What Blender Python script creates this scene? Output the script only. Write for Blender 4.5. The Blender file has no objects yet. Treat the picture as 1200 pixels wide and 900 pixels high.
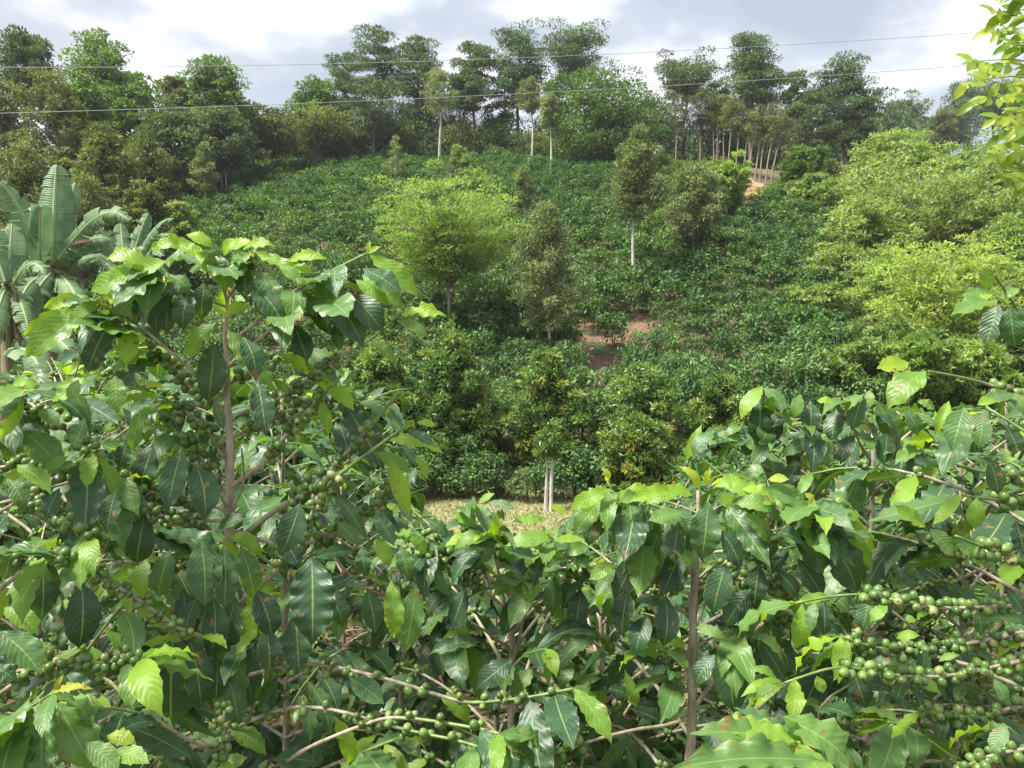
import bpy, math, random
import numpy as np
from mathutils import Vector, Matrix, noise as mnoise

S = bpy.context.scene
COL = S.collection
R = math.radians

# ------------------------------------------------------------------ camera
F = 900.0                      # focal length in pixels of a 1200 x 900 frame
PITCH = math.atan(30 / F)      # looking down a little: horizon at row 420
EYE = 1.7
cam = bpy.data.cameras.new("camera")
cam.lens = 27.0
cam.sensor_width = 36.0
cam.clip_start = 0.05
cam.clip_end = 3000
camo = bpy.data.objects.new("camera", cam)
camo.location = (0, 0, EYE)
camo.rotation_euler = (math.pi / 2 - PITCH, 0, 0)
COL.objects.link(camo)
S.camera = camo

# ------------------------------------------------------------------ world
SUN_EL, SUN_AZ = R(60), R(-112)    # azimuth from +Y clockwise; high, ahead and to the left
W = bpy.data.worlds.new("World")
S.world = W
W.use_nodes = True
nt = W.node_tree
nt.nodes.clear()
def wn(t, **k):
    n = nt.nodes.new(t)
    for a, b in k.items():
        setattr(n, a, b)
    return n
out = wn("ShaderNodeOutputWorld")
bg = wn("ShaderNodeBackground")
bg.inputs[1].default_value = 0.1
sky = wn("ShaderNodeTexSky", sky_type='NISHITA', sun_disc=False)
sky.sun_elevation = SUN_EL
sky.sun_rotation = SUN_AZ
sky.dust_density = 2.0
tc = wn("ShaderNodeTexCoord")
mp = wn("ShaderNodeMapping")
mp.inputs["Location"].default_value = (1.32, 0.15, 0.32)
mp.inputs["Scale"].default_value = (1.0, 1.0, 2.1)
n1 = wn("ShaderNodeTexNoise"); n1.inputs["Scale"].default_value = 4.6; n1.inputs["Detail"].default_value = 7; n1.inputs["Roughness"].default_value = 0.5
n2 = wn("ShaderNodeTexNoise"); n2.inputs["Scale"].default_value = 1.3; n2.inputs["Detail"].default_value = 4
r1 = wn("ShaderNodeValToRGB")
e = r1.color_ramp.elements
e[0].position = 0.38; e[0].color = (2.9, 3.2, 3.65, 1)
e[1].position = 0.66; e[1].color = (7.2, 7.35, 7.5, 1)
m_ = r1.color_ramp.elements.new(0.49); m_.color = (3.6, 3.9, 4.3, 1)
m_ = r1.color_ramp.elements.new(0.56); m_.color = (5.1, 5.3, 5.6, 1)
r2 = wn("ShaderNodeValToRGB")
r2.color_ramp.elements[0].position = 0.3; r2.color_ramp.elements[0].color = (0.8, 0.8, 0.8, 1)
r2.color_ramp.elements[1].position = 0.6; r2.color_ramp.elements[1].color = (0.97, 0.97, 0.97, 1)
mx = wn("ShaderNodeMix", data_type='RGBA')
L = nt.links.new
L(tc.outputs["Generated"], mp.inputs[0]); L(mp.outputs[0], n1.inputs[0]); L(mp.outputs[0], n2.inputs[0])
L(n1.outputs[0], r1.inputs[0]); L(n2.outputs[0], r2.inputs[0])
L(r2.outputs[0], mx.inputs[0]); L(sky.outputs[0], mx.inputs[6]); L(r1.outputs[0], mx.inputs[7])
L(mx.outputs[2], bg.inputs[0]); L(bg.outputs[0], out.inputs[0])

sun = bpy.data.lights.new("sun", 'SUN')
sun.energy = 4.7
sun.angle = R(13)
sun.color = (1.0, 0.96, 0.88)
suno = bpy.data.objects.new("sun", sun)
sd = Vector((math.sin(SUN_AZ) * math.cos(SUN_EL), math.cos(SUN_AZ) * math.cos(SUN_EL), math.sin(SUN_EL)))
suno.rotation_euler = (-sd).to_track_quat('-Z', 'Y').to_euler()
suno.location = (0, -5, 60)
COL.objects.link(suno)

S.view_settings.view_transform = 'Standard'
S.view_settings.look = 'None'
S.view_settings.gamma = 1
S.view_settings.exposure = 1.06
S.cycles.max_bounces = 8
S.cycles.diffuse_bounces = 3
S.cycles.glossy_bounces = 2
S.cycles.transmission_bounces = 4
S.cycles.transparent_max_bounces = 6
S.cycles.volume_bounces = 0
S.cycles.use_denoising = True

# ------------------------------------------------------------------ helpers
CP, SP = math.cos(PITCH), math.sin(PITCH)
def ray(px, py):
    u, v = (px - 600) / F, (450 - py) / F
    return Vector((u, CP + v * SP, -SP + v * CP))
def P(px, py, Y):
    """point seen at pixel (px, py) of the photograph, Y metres in front of the camera"""
    d = ray(px, py)
    return Vector((0, 0, EYE)) + d * (Y / d.y)
def proj(p):
    x, y, z = p[0], p[1], p[2] - EYE
    fz = y * CP - z * SP
    if fz < 0.05:
        return (-9999, -9999, fz)
    return (600 + F * x / fz, 450 - F * (y * SP + z * CP) / fz, fz)

def mesh_from(name, V, Fq, mats=(), tint=None, smooth=False, midx=None, uv=None):
    me = bpy.data.meshes.new(name)
    V = np.asarray(V, dtype=np.float32); Fq = np.asarray(Fq, dtype=np.int32)
    k = Fq.shape[1]
    me.vertices.add(len(V)); me.vertices.foreach_set("co", V.ravel())
    me.loops.add(Fq.size); me.loops.foreach_set("vertex_index", Fq.ravel())
    me.polygons.add(len(Fq))
    me.polygons.foreach_set("loop_start", np.arange(0, Fq.size, k, dtype=np.int32))
    me.polygons.foreach_set("loop_total", np.full(len(Fq), k, dtype=np.int32))
    if smooth:
        me.polygons.foreach_set("use_smooth", np.ones(len(Fq), dtype=bool))
    if midx is not None:
        me.polygons.foreach_set("material_index", np.asarray(midx, dtype=np.int32))
    if tint is not None:
        a = me.attributes.new("tint", 'FLOAT', 'FACE')
        a.data.foreach_set("value", np.asarray(tint, dtype=np.float32))
    if uv is not None:
        l = me.uv_layers.new(name="UVMap")
        l.data.foreach_set("uv", np.asarray(uv, dtype=np.float32)[Fq.ravel()].ravel())
    for m in mats:
        me.materials.append(m)
    me.update(calc_edges=True)
    return me

def obj(name, me, parent=None, **props):
    o = bpy.data.objects.new(name, me)
    COL.objects.link(o)
    if parent is not None:
        o.parent = parent
    for a, b in props.items():
        o[a] = b
    return o
def thing(name, loc, label, category, group=None, rz=0.0):
    o = bpy.data.objects.new(name, None)
    o.empty_display_size = 0.2
    o.location = loc
    o.rotation_euler = (0, 0, rz)
    COL.objects.link(o)
    o["label"] = label; o["category"] = category
    if group: o["group"] = group
    return o
def copy_tree(root, loc, rz, scale, label, group=None):
    r = root.copy(); COL.objects.link(r)
    r.location = loc; r.rotation_euler = (0, 0, rz)
    r.scale = scale if hasattr(scale, '__len__') else (scale,) * 3
    r["label"] = label
    if group: r["group"] = group
    for ch in list(root.children):
        c = ch.copy(); COL.objects.link(c); c.parent = r
    return r

def tube(pts, rad, n=6, cap=True):
    """quads round a polyline; returns V, F"""
    pts = [Vector(p) for p in pts]
    m = len(pts)
    if not hasattr(rad, '__len__'): rad = [rad] * m
    V, Fs = [], []
    up = Vector((0.13, 0.21, 0.97))
    for i, p in enumerate(pts):
        t = (pts[min(i + 1, m - 1)] - pts[max(i - 1, 0)])
        t = t.normalized() if t.length > 1e-9 else Vector((0, 0, 1))
        a = t.cross(up)
        if a.length < 0.15: a = t.cross(Vector((1, 0.1, 0)))
        a.normalize(); b = t.cross(a)
        for j in range(n):
            an = 2 * math.pi * j / n
            V.append(p + (a * math.cos(an) + b * math.sin(an)) * rad[i])
    for i in range(m - 1):
        for j in range(n):
            q = (j + 1) % n
            Fs.append((i * n + j, i * n + q, (i + 1) * n + q, (i + 1) * n + j))
    if cap:
        b0 = (m - 1) * n
        V.append(pts[-1]); c = len(V) - 1
        for j in range(0, n, 2):
            Fs.append((b0 + j, b0 + (j + 1) % n, b0 + (j + 2) % n, c))
    return V, Fs
class Acc:
    def __init__(s): s.V = []; s.F = []; s.T = []; s.M = []; s.n = 0
    def add(s, V, Fq, tint=0.5, mi=0):
        V = np.asarray([tuple(v) for v in V] if not isinstance(V, np.ndarray) else V, dtype=np.float32)
        Fq = np.asarray(Fq, dtype=np.int32)
        s.V.append(V); s.F.append(Fq + s.n); s.n += len(V)
        s.T.append(np.full(len(Fq), tint, dtype=np.float32) if np.isscalar(tint) else np.asarray(tint, dtype=np.float32))
        s.M.append(np.full(len(Fq), mi, dtype=np.int32))
    def mesh(s, name, mats, smooth=False):
        return mesh_from(name, np.concatenate(s.V), np.concatenate(s.F), mats, np.concatenate(s.T), smooth, np.concatenate(s.M))

def nrm(a):
    return a / np.maximum(np.linalg.norm(a, axis=-1, keepdims=True), 1e-9)
def cards(c, ax, nm, ln, wd, fold=0.18, bend=0.15):
    """diamond leaves: centre-base c, axis ax, normal nm, lengths, widths -> V (4N,3), F (N,4)"""
    ax = nrm(ax); side = nrm(np.cross(ax, nm)); up = np.cross(side, ax)
    ln = ln[:, None]; wd = wd[:, None]
    b = c
    tpt = c + ax * ln - up * ln * bend
    l = c + ax * ln * 0.45 + side * wd * 0.5 + up * wd * fold
    r = c + ax * ln * 0.45 - side * wd * 0.5 + up * wd * fold
    V = np.stack([b, r, tpt, l], axis=1).reshape(-1, 3)
    Fq = np.arange(len(c) * 4, dtype=np.int32).reshape(-1, 4)
    return V, Fq

def cards4(c, ax, nm, ln, wd, fold=0.12, bend=0.22):
    """leaf with a shoulder and a drawn-out tip: 8 vertices, 4 quads"""
    ax = nrm(ax); side = nrm(np.cross(ax, nm)); up = np.cross(side, ax)
    ln = ln[:, None]; wd = wd[:, None]
    b = c; r_ = []
    for t_, w_ in ((0.28, 0.44), (0.66, 0.40)):
        m = c + ax * ln * t_ - up * ln * bend * t_ * t_
        r_.append((m + side * wd * w_ + up * wd * fold, m, m - side * wd * w_ + up * wd * fold))
    tpt = c + ax * ln - up * ln * bend
    V = np.stack([b, r_[0][0], r_[0][1], r_[0][2], r_[1][0], r_[1][1], r_[1][2], tpt], axis=1).reshape(-1, 3)
    k = (np.arange(len(c)) * 8)[:, None]
    Fq = np.concatenate([k + np.array([[0, 3, 2, 1]]), k + np.array([[2, 3, 6, 5]]), k + np.array([[1, 2, 5, 4]]), k + np.array([[5, 6, 7, 4]])], axis=1).reshape(-1, 4).astype(np.int32)
    return V, Fq

def clump_leaves(rng, centers, radii, n, ln, wd, up_bias=0.5, out=0.7, shell=0.35, ctint=0.35, droop=0.0, hemi=0.0, nup=0.9, fine=False):
    """n leaves around each clump ellipsoid. returns V,F,tint"""
    centers = np.asarray(centers, float); radii = np.asarray(radii, float)
    K = len(centers)
    d = nrm(rng.normal(size=(K, n, 3)))
    d[..., 2] = np.where(rng.random((K, n)) < hemi, np.abs(d[..., 2]), d[..., 2])
    r = (shell + (1 - shell) * rng.random((K, n, 1)) ** 0.6)
    c = centers[:, None] + d * r * radii[:, None]
    o = nrm(d) * out + rng.normal(size=d.shape) * 0.55
    o[..., 2] += up_bias - droop
    nm = d * 0.6 + rng.normal(size=d.shape) * 0.45; nm[..., 2] += nup
    l = ln * rng.uniform(0.6, 1.3, (K, n)); w = wd * rng.uniform(0.7, 1.3, (K, n))
    ct = rng.random((K, 1))
    t = ctint * ct + (1 - ctint) * rng.random((K, n))
    V, Fq = (cards4 if fine else cards)(c.reshape(-1, 3), o.reshape(-1, 3), nm.reshape(-1, 3), l.ravel(), w.ravel())
    if fine: t = np.repeat(t.ravel(), 4)
    return V, Fq, np.clip(t.ravel(), 0, 1)

# ------------------------------------------------------------------ materials
def mat(name):
    m = bpy.data.materials.new(name); m.use_nodes = True
    m.node_tree.nodes.clear()
    return m, m.node_tree
def ramp(t, stops):
    r = t.nodes.new("ShaderNodeValToRGB")
    el = r.color_ramp.elements
    while len(el) > 1: el.remove(el[-1])
    el[0].position = stops[0][0]; el[0].color = (*stops[0][1], 1)
    for p, c in stops[1:]:
        x = el.new(p); x.color = (*c, 1)
    return r
def foliage(name, stops, trans=0.3, rough=0.55, tr_gain=1.6, jitter=0.25, patch=0.0, spec=0.35):
    m, t = mat(name); N, K = t.nodes.new, t.links.new
    at = N("ShaderNodeAttribute"); at.attribute_name = "tint"
    oi = N("ShaderNodeObjectInfo")
    add = N("ShaderNodeMath"); add.operation = 'MULTIPLY_ADD'
    add.inputs[1].default_value = jitter; K(oi.outputs["Random"], add.inputs[0]); K(at.outputs["Fac"], add.inputs[2])
    sub = N("ShaderNodeMath"); sub.operation = 'SUBTRACT'; sub.inputs[1].default_value = jitter * 0.5
    K(add.outputs[0], sub.inputs[0])
    src = sub
    if patch:
        g = N("ShaderNodeNewGeometry"); nz = N("ShaderNodeTexNoise"); nz.inputs["Scale"].default_value = 0.09
        nz.inputs["Detail"].default_value = 3
        K(g.outputs["Position"], nz.inputs[0])
        q = N("ShaderNodeMath"); q.operation = 'MULTIPLY_ADD'; q.inputs[1].default_value = patch
        K(nz.outputs[0], q.inputs[0]); K(sub.outputs[0], q.inputs[2])
        q2 = N("ShaderNodeMath"); q2.operation = 'SUBTRACT'; q2.inputs[1].default_value = patch * 0.5
        K(q.outputs[0], q2.inputs[0]); src = q2
    r = ramp(t, stops); K(src.outputs[0], r.inputs[0])
    b = N("ShaderNodeBsdfPrincipled"); b.inputs["Roughness"].default_value = rough
    b.inputs["Specular IOR Level"].default_value = spec
    K(r.outputs[0], b.inputs["Base Color"])
    g2 = N("ShaderNodeMix"); g2.data_type = 'RGBA'; g2.blend_type = 'MULTIPLY'; g2.inputs[0].default_value = 1
    g2.inputs[7].default_value = (tr_gain, tr_gain * 1.05, tr_gain * 0.35, 1)
    K(r.outputs[0], g2.inputs[6])
    tl = N("ShaderNodeBsdfTranslucent"); K(g2.outputs[2], tl.inputs[0])
    ms = N("ShaderNodeMixShader"); ms.inputs[0].default_value = trans
    o = N("ShaderNodeOutputMaterial")
    K(b.outputs[0], ms.inputs[1]); K(tl.outputs[0], ms.inputs[2]); K(ms.outputs[0], o.inputs[0])
    return m
def bark(name, c1, c2, scale=6, rough=0.9, bump=0.4):
    m, t = mat(name); N, K = t.nodes.new, t.links.new
    tc = N("ShaderNodeTexCoord"); mp = N("ShaderNodeMapping"); mp.inputs["Scale"].default_value = (1, 1, 0.35)
    nz = N("ShaderNodeTexNoise"); nz.inputs["Scale"].default_value = scale; nz.inputs["Detail"].default_value = 8; nz.inputs["Roughness"].default_value = 0.65
    r = ramp(t, [(0.35, c1), (0.65, c2)])
    b = N("ShaderNodeBsdfPrincipled"); b.inputs["Roughness"].default_value = rough
    bp = N("ShaderNodeBump"); bp.inputs["Strength"].default_value = bump; bp.inputs["Distance"].default_value = 0.3 / scale
    o = N("ShaderNodeOutputMaterial")
    K(tc.outputs["Object"], mp.inputs[0]); K(mp.outputs[0], nz.inputs[0]); K(nz.outputs[0], r.inputs[0])
    K(r.outputs[0], b.inputs["Base Color"]); K(nz.outputs[0], bp.inputs["Height"]); K(bp.outputs[0], b.inputs["Normal"])
    K(b.outputs[0], o.inputs[0])
    return m

M = {}
M['pine'] = foliage("pine_needles", [(0, (0.042, 0.080, 0.038)), (0.5, (0.10, 0.165, 0.070)), (1, (0.20, 0.27, 0.11))], 0.2, 0.6)
M['pine_green'] = foliage("green_pine_needles", [(0, (0.045, 0.090, 0.026)), (0.5, (0.115, 0.20, 0.050)), (1, (0.21, 0.31, 0.08))], 0.25, 0.6)
M['olive'] = foliage("olive_leaves", [(0, (0.06, 0.085, 0.032)), (0.5, (0.15, 0.19, 0.07)), (0.85, (0.26, 0.29, 0.11)), (1, (0.38, 0.36, 0.16))], 0.25, 0.6)
M['grev'] = foliage("silky_leaves", [(0, (0.08, 0.11, 0.055)), (0.5, (0.20, 0.26, 0.12)), (0.85, (0.32, 0.39, 0.17)), (1, (0.40, 0.36, 0.20))], 0.25, 0.55)
M['dry'] = foliage("dry_needles", [(0, (0.07, 0.085, 0.045)), (0.5, (0.13, 0.15, 0.075)), (1, (0.22, 0.22, 0.12))], 0.2, 0.7)
M['bright'] = foliage("light_feathery_leaves", [(0, (0.08, 0.15, 0.04)), (0.5, (0.20, 0.31, 0.085)), (1, (0.40, 0.50, 0.16))], 0.38, 0.6)
M['fresh'] = foliage("fresh_feathery_leaves", [(0, (0.14, 0.22, 0.05)), (0.5, (0.31, 0.41, 0.12)), (1, (0.50, 0.59, 0.21))], 0.42, 0.6)
M['soft'] = foliage("soft_green_leaves", [(0, (0.08, 0.14, 0.045)), (0.5, (0.21, 0.30, 0.10)), (1, (0.38, 0.46, 0.18))], 0.35, 0.6)
M['mango'] = foliage("broad_glossy_leaves", [(0, (0.03, 0.075, 0.024)), (0.35, (0.085, 0.17, 0.045)), (0.68, (0.18, 0.28, 0.07)), (0.95, (0.28, 0.37, 0.09)), (1, (0.40, 0.37, 0.14))], 0.25, 0.42, spec=0.5)
M['mango_light'] = foliage("pale_glossy_leaves", [(0, (0.06, 0.12, 0.03)), (0.5, (0.13, 0.22, 0.055)), (0.95, (0.24, 0.32, 0.08)), (1, (0.45, 0.30, 0.09))], 0.3, 0.42, spec=0.5)
M['coffee_far'] = foliage("hillside_coffee_leaves", [(0, (0.016, 0.052, 0.020)), (0.45, (0.066, 0.148, 0.046)), (0.8, (0.165, 0.27, 0.080)), (1, (0.30, 0.38, 0.12))], 0.22, 0.58, patch=0.5, spec=0.4)
M['bark_grey'] = bark("pale_bark", (0.30, 0.28, 0.24), (0.62, 0.60, 0.54), 3)
M['bark_brown'] = bark("brown_bark", (0.09, 0.06, 0.045), (0.22, 0.16, 0.12), 4)
M['bark_tan'] = bark("tan_bark", (0.17, 0.13, 0.10), (0.36, 0.29, 0.22), 4)

# ------------------------------------------------------------------ terrain
def smooth(a, b, x):
    t = min(1, max(0, (x - a) / (b - a)))
    return t * t * (3 - 2 * t)
def ground_z(x, y):
    z = -3.2 * smooth(1.0, 21, y) * (0.55 + 0.45 * smooth(0, 14, y))
    z -= 1.5 * smooth(29, 38, y)
    if y > 27:
        H = 33.0 - 3.6 * (max(0, -x - 8) / 42) ** 2 - 3.0 * (max(0, x - 10) / 42) ** 2
        H = max(H, 12)
        s = H / 78.0
        yy = min(y, 106) - 27
        z += s * yy - 0.9 * math.exp(-((y - 27) / 3.5) ** 2) * 0
        z += 1.4 * math.sin(max(0, yy) / 78 * math.pi) * 1.0
        if y > 100:
            k = max(0, y - 106)
            z -= 0.22 * min(k, 60)
        if y > 125 and x > 20:
            z += 72 * smooth(125, 300, y) * smooth(20, 130, x)
    z += 0.35 * mnoise.noise(Vector((x * 0.09, y * 0.09, 0.3))) * smooth(4, 30, y)
    z += 0.05 * mnoise.noise(Vector((x * 0.9, y * 0.9, 4.3)))
    return z
def hit(px, py, y0=22, y1=300):
    """first place past y0 where the ray through the pixel meets the ground"""
    d = ray(px, py); y = y0
    while y < y1:
        q = Vector((0, 0, EYE)) + d * (y / d.y)
        if q.z <= ground_z(q.x, q.y): return q
        y += 0.25
    q = Vector((0, 0, EYE)) + d * (y1 / d.y)
    return q
def on_ground(px, Y, sink=0.05):
    x = (px - 600) / F * Y
    return Vector((x, Y, ground_z(x, Y) - sink))

SOILS = []   # (centre, radius_x, radius_y) bare places on the hill
for (px, py, rx, ry) in ((706, 438, 0.75, 1.35), (688, 416, 0.3, 0.8), (869, 208, 0.8, 2.2), (879, 216, 0.95, 2.2), (890, 226, 1.1, 2.4), (893, 392, 0.4, 1.1), (757, 384, 0.45, 0.6)):
    q = hit(px, py, 28)
    SOILS.append((q.x, q.y, rx, ry))

ys = np.concatenate([np.linspace(-8, 28, 90), np.linspace(28.6, 110, 110), np.linspace(113, 400, 50)])
us = np.linspace(-1, 1, 161)
gx = np.sign(us) * np.abs(us) ** 1.15
GV = np.zeros((len(ys), len(us), 3), dtype=np.float32)
for i, y in enumerate(ys):
    half = 30 + max(0, y) * 0.9
    for j, u in enumerate(gx):
        x = u * half
        GV[i, j] = (x, y, ground_z(x, y))
ny, nx = len(ys), len(us)
idx = np.arange(ny * nx).reshape(ny, nx)
GF = np.stack([idx[:-1, :-1], idx[:-1, 1:], idx[1:, 1:], idx[1:, :-1]], axis=-1).reshape(-1, 4)
gm, t = mat("ground_soil_and_grass"); N, K = t.nodes.new, t.links.new
g = N("ShaderNodeNewGeometry")
nz = N("ShaderNodeTexNoise"); nz.inputs["Scale"].default_value = 0.6; nz.inputs["Detail"].default_value = 8
nf = N("ShaderNodeTexNoise"); nf.inputs["Scale"].default_value = 5; nf.inputs["Detail"].default_value = 6
K(g.outputs["Position"], nz.inputs[0]); K(g.outputs["Position"], nf.inputs[0])
soil = ramp(t, [(0.3, (0.08, 0.048, 0.03)), (0.5, (0.18, 0.10, 0.062)), (0.75, (0.30, 0.185, 0.115))])
K(nf.outputs[0], soil.inputs[0])
green = ramp(t, [(0.3, (0.035, 0.055, 0.02)), (0.6, (0.08, 0.11, 0.035)), (0.8, (0.15, 0.16, 0.06))])
K(nf.outputs[0], green.inputs[0])
dry = ramp(t, [(0.3, (0.14, 0.15, 0.06)), (0.55, (0.30, 0.27, 0.13)), (0.8, (0.44, 0.37, 0.24))])
K(nf.outputs[0], dry.inputs[0])
red = ramp(t, [(0.3, (0.26, 0.13, 0.075)), (0.55, (0.42, 0.22, 0.13)), (0.8, (0.52, 0.34, 0.23))])
K(nf.outputs[0], red.inputs[0])
f1 = ramp(t, [(0.45, (0, 0, 0)), (0.58, (1, 1, 1))]); K(nz.outputs[0], f1.inputs[0])
m1 = N("ShaderNodeMix"); m1.data_type = 'RGBA'
K(f1.outputs[0], m1.inputs[0]); K(soil.outputs[0], m1.inputs[6]); K(green.outputs[0], m1.inputs[7])
sx = N("ShaderNodeSeparateXYZ"); K(g.outputs["Position"], sx.inputs[0])
a1 = N("ShaderNodeMapRange"); a1.inputs[1].default_value = 13; a1.inputs[2].default_value = 19; K(sx.outputs[1], a1.inputs[0])
a2 = N("ShaderNodeMapRange"); a2.inputs[1].default_value = 29.5; a2.inputs[2].default_value = 27.5; K(sx.outputs[1], a2.inputs[0])
am = N("ShaderNodeMath"); am.operation = 'MULTIPLY'; K(a1.outputs[0], am.inputs[0]); K(a2.outputs[0], am.inputs[1])
m2 = N("ShaderNodeMix"); m2.data_type = 'RGBA'
K(am.outputs[0], m2.inputs[0]); K(m1.outputs[2], m2.inputs[6]); K(dry.outputs[0], m2.inputs[7])
last = m2
for si, (cx, cy, rx, ry) in enumerate(SOILS):
    v = N("ShaderNodeVectorMath"); v.operation = 'SUBTRACT'; v.inputs[1].default_value = (cx, cy, 0); K(g.outputs["Position"], v.inputs[0])
    v2 = N("ShaderNodeVectorMath"); v2.operation = 'MULTIPLY'; v2.inputs[1].default_value = (1 / (rx * 1.5), 1 / (ry * 1.5), 0); K(v.outputs[0], v2.inputs[0])
    ln_ = N("ShaderNodeVectorMath"); ln_.operation = 'LENGTH'; K(v2.outputs[0], ln_.inputs[0])
    w = N("ShaderNodeMath"); w.operation = 'MULTIPLY_ADD'; w.inputs[1].default_value = 0.7; K(nz.outputs[0], w.inputs[0]); K(ln_.outputs["Value"], w.inputs[2])
    mr = N("ShaderNodeMapRange"); mr.inputs[1].default_value = 1.5; mr.inputs[2].default_value = 1.15; K(w.outputs[0], mr.inputs[0])
    mm = N("ShaderNodeMix"); mm.data_type = 'RGBA'
    K(mr.outputs[0], mm.inputs[0]); K(last.outputs[2], mm.inputs[6]); K((red if si in (2, 3, 4) else soil).outputs[0], mm.inputs[7])
    last = mm
b = N("ShaderNodeBsdfPrincipled"); b.inputs["Roughness"].default_value = 0.95
bp = N("ShaderNodeBump"); bp.inputs["Strength"].default_value = 0.9; bp.inputs["Distance"].default_value = 0.12
K(nf.outputs[0], bp.inputs["Height"]); K(bp.outputs[0], b.inputs["Normal"])
K(last.outputs[2], b.inputs["Base Color"]); o_ = N("ShaderNodeOutputMaterial"); K(b.outputs[0], o_.inputs[0])
gr = obj("ground", mesh_from("ground", GV.reshape(-1, 3), GF, [gm], smooth=True), kind="structure",
         label="sloping ground of reddish soil and grass that climbs into the hill")

# ------------------------------------------------------------------ grass of the clearing
rng = np.random.default_rng(7)
def make_grass(name, label, n, x0, x1, y0, y1, ln, material, keep=None):
    x = rng.uniform(x0, x1, n); y = rng.uniform(y0, y1, n)
    if keep is not None:
        k = keep(x, y); x = x[k]; y = y[k]
    z = np.array([ground_z(a, b_) for a, b_ in zip(x, y)])
    c = np.stack([x, y, z - 0.02], 1)
    ax = rng.normal(size=c.shape) * 0.5; ax[:, 2] = 1
    nm = rng.normal(size=c.shape)
    V, Fq = cards(c, ax, nm, ln * rng.uniform(0.5, 1.4, len(c)), np.full(len(c), ln * 0.16), bend=0.3)
    obj(name, mesh_from(name, V, Fq, [material], rng.random(len(c))), kind="stuff", label=label)
M['drygrass'] = foliage("dry_grass", [(0, (0.09, 0.14, 0.04)), (0.45, (0.22, 0.25, 0.10)), (1, (0.46, 0.42, 0.25))], 0.3, 0.8)
M['greengrass'] = foliage("green_grass", [(0, (0.06, 0.09, 0.025)), (0.5, (0.13, 0.18, 0.05)), (1, (0.30, 0.30, 0.11))], 0.3, 0.8)
make_grass("dry_grass", "short dry yellow grass on the clearing below the hill", 26000, -10, 7, 15, 28.2, 0.16, M['drygrass'])
make_grass("rough_grass", "rough green grass and weeds between the shrubs at the foot of the hill", 24000, -24, 26, 5, 30, 0.2, M['greengrass'],
           keep=lambda x, y: (np.abs(x + 1.5 + 0.8 * np.sin(y * 1.3)) > 6) | (y < 15.5 + np.sin(x)))

# ------------------------------------------------------------------ hillside coffee
def coffee_bush_mesh(name, seed, n_clump, n_leaf, h=1.75, r=0.86, ln=0.25, wd=0.115, fine=False):
    rg = np.random.default_rng(seed)
    cen, rad = [], []
    for i in range(n_clump):
        z = rg.uniform(0.25, 1.0)
        rr = r * math.sqrt(max(0.05, 1 - (abs(z - 0.42) / 0.66) ** 2)) * rg.uniform(0.55, 1.0)
        a = rg.uniform(0, 2 * math.pi)
        cen.append((rr * math.cos(a), rr * math.sin(a), z * h)); s = rg.uniform(0.20, 0.36)
        rad.append((s, s, s * 0.7))
    V, Fq, T = clump_leaves(rg, cen, rad, n_leaf, ln, wd, up_bias=-0.05, out=0.9, hemi=0.5, ctint=0.45, nup=1.2, fine=fine)
    A = Acc(); A.add(V, Fq, T, 0)
    for i in range(3):
        a = rg.uniform(0, 6.28)
        v, f = tube([(0.05 * math.cos(a), 0.05 * math.sin(a), -0.15), (0.15 * math.cos(a), 0.15 * math.sin(a), 0.7 * h * 0.6), (0.3 * math.cos(a), 0.3 * math.sin(a), h * 0.9)], [0.03, 0.022, 0.01], 5)
        A.add(v, f, 0.5, 1)
    return A.mesh(name, [M['coffee_far'], M['bark_brown']])
BUSH = [coffee_bush_mesh("coffee_bush", 100 + i, 30, 17) for i in range(4)]
BUSH_NEAR = [coffee_bush_mesh("coffee_bush_near", 200 + i, 46, 24, h=1.9, r=0.95, ln=0.19, wd=0.08, fine=True) for i in range(3)]

# forest edge: column -> row above which there is forest instead of coffee
EDGE = [(-200, 300), (0, 265), (130, 250), (200, 212), (260, 185), (340, 166), (420, 160), (520, 158), (620, 166), (700, 186), (780, 205), (860, 225), (930, 236), (975, 262), (990, 340), (1010, 440), (1400, 440)]
def edge(px):
    for (a, b_), (c, d) in zip(EDGE, EDGE[1:]):
        if a <= px <= c: return b_ + (d - b_) * (px - a) / (c - a)
    return 300
# bare lower trunks the photograph shows: (column, lowest visible row, distance)
TRUNKS = [(520, 388, 42), (643, 412, 39.3), (742, 334, 50), (812, 302, 54), (615, 256, 64), (516, 162, 98), (623, 174, 96), (645, 190, 90)]
def hides_trunk(px, top_row, y):
    for (tx, row, ty) in TRUNKS:
        if y < ty + 0.5 and abs(px - tx) < 3 + 330 / y and top_row < row - 6 and y > ty - 5: return True
    return False
rs = random.Random(5)
spots = []
y = 30.2
while y < 112:
    x = -0.74 * y - 4 + rs.uniform(0, 1)
    while x < 0.74 * y + 4:
        xx = x + rs.uniform(-0.35, 0.35); yy = y + rs.uniform(-0.35, 0.35) + 1.2 * math.sin(x * 0.06)
        z = ground_z(xx, yy)
        px, py, _ = proj((xx, yy, z + 1.0))
        ok = py > edge(px) - 2
        for (cx, cy, rx, ry) in SOILS:
            if ((xx - cx) / (rx + 0.4)) ** 2 + ((yy - cy) / (ry + 0.9)) ** 2 < 1: ok = False
        if rs.random() < 0.05: ok = False
        if 862 < px < 902 and py < 240: ok = False
        if hides_trunk(px, proj((xx, yy, z + 1.6))[1], yy): ok = False
        if ok: spots.append((xx, yy, z - 0.05, rs.uniform(0, 6.28), rs.uniform(0.8, 1.2) * (1 + 0.32 * mnoise.noise(Vector((xx * 0.16, yy * 0.16, 2)))), py, px))
        x += 1.34
    y += 2.15
print("hill bushes", len(spots))
spots.sort(key=lambda s: s[1])
seen = [s for s in spots if -30 < s[6] < 1230 and s[5] < 600]
things = seen[:165]; ids = set(id(s) for s in things)
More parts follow.
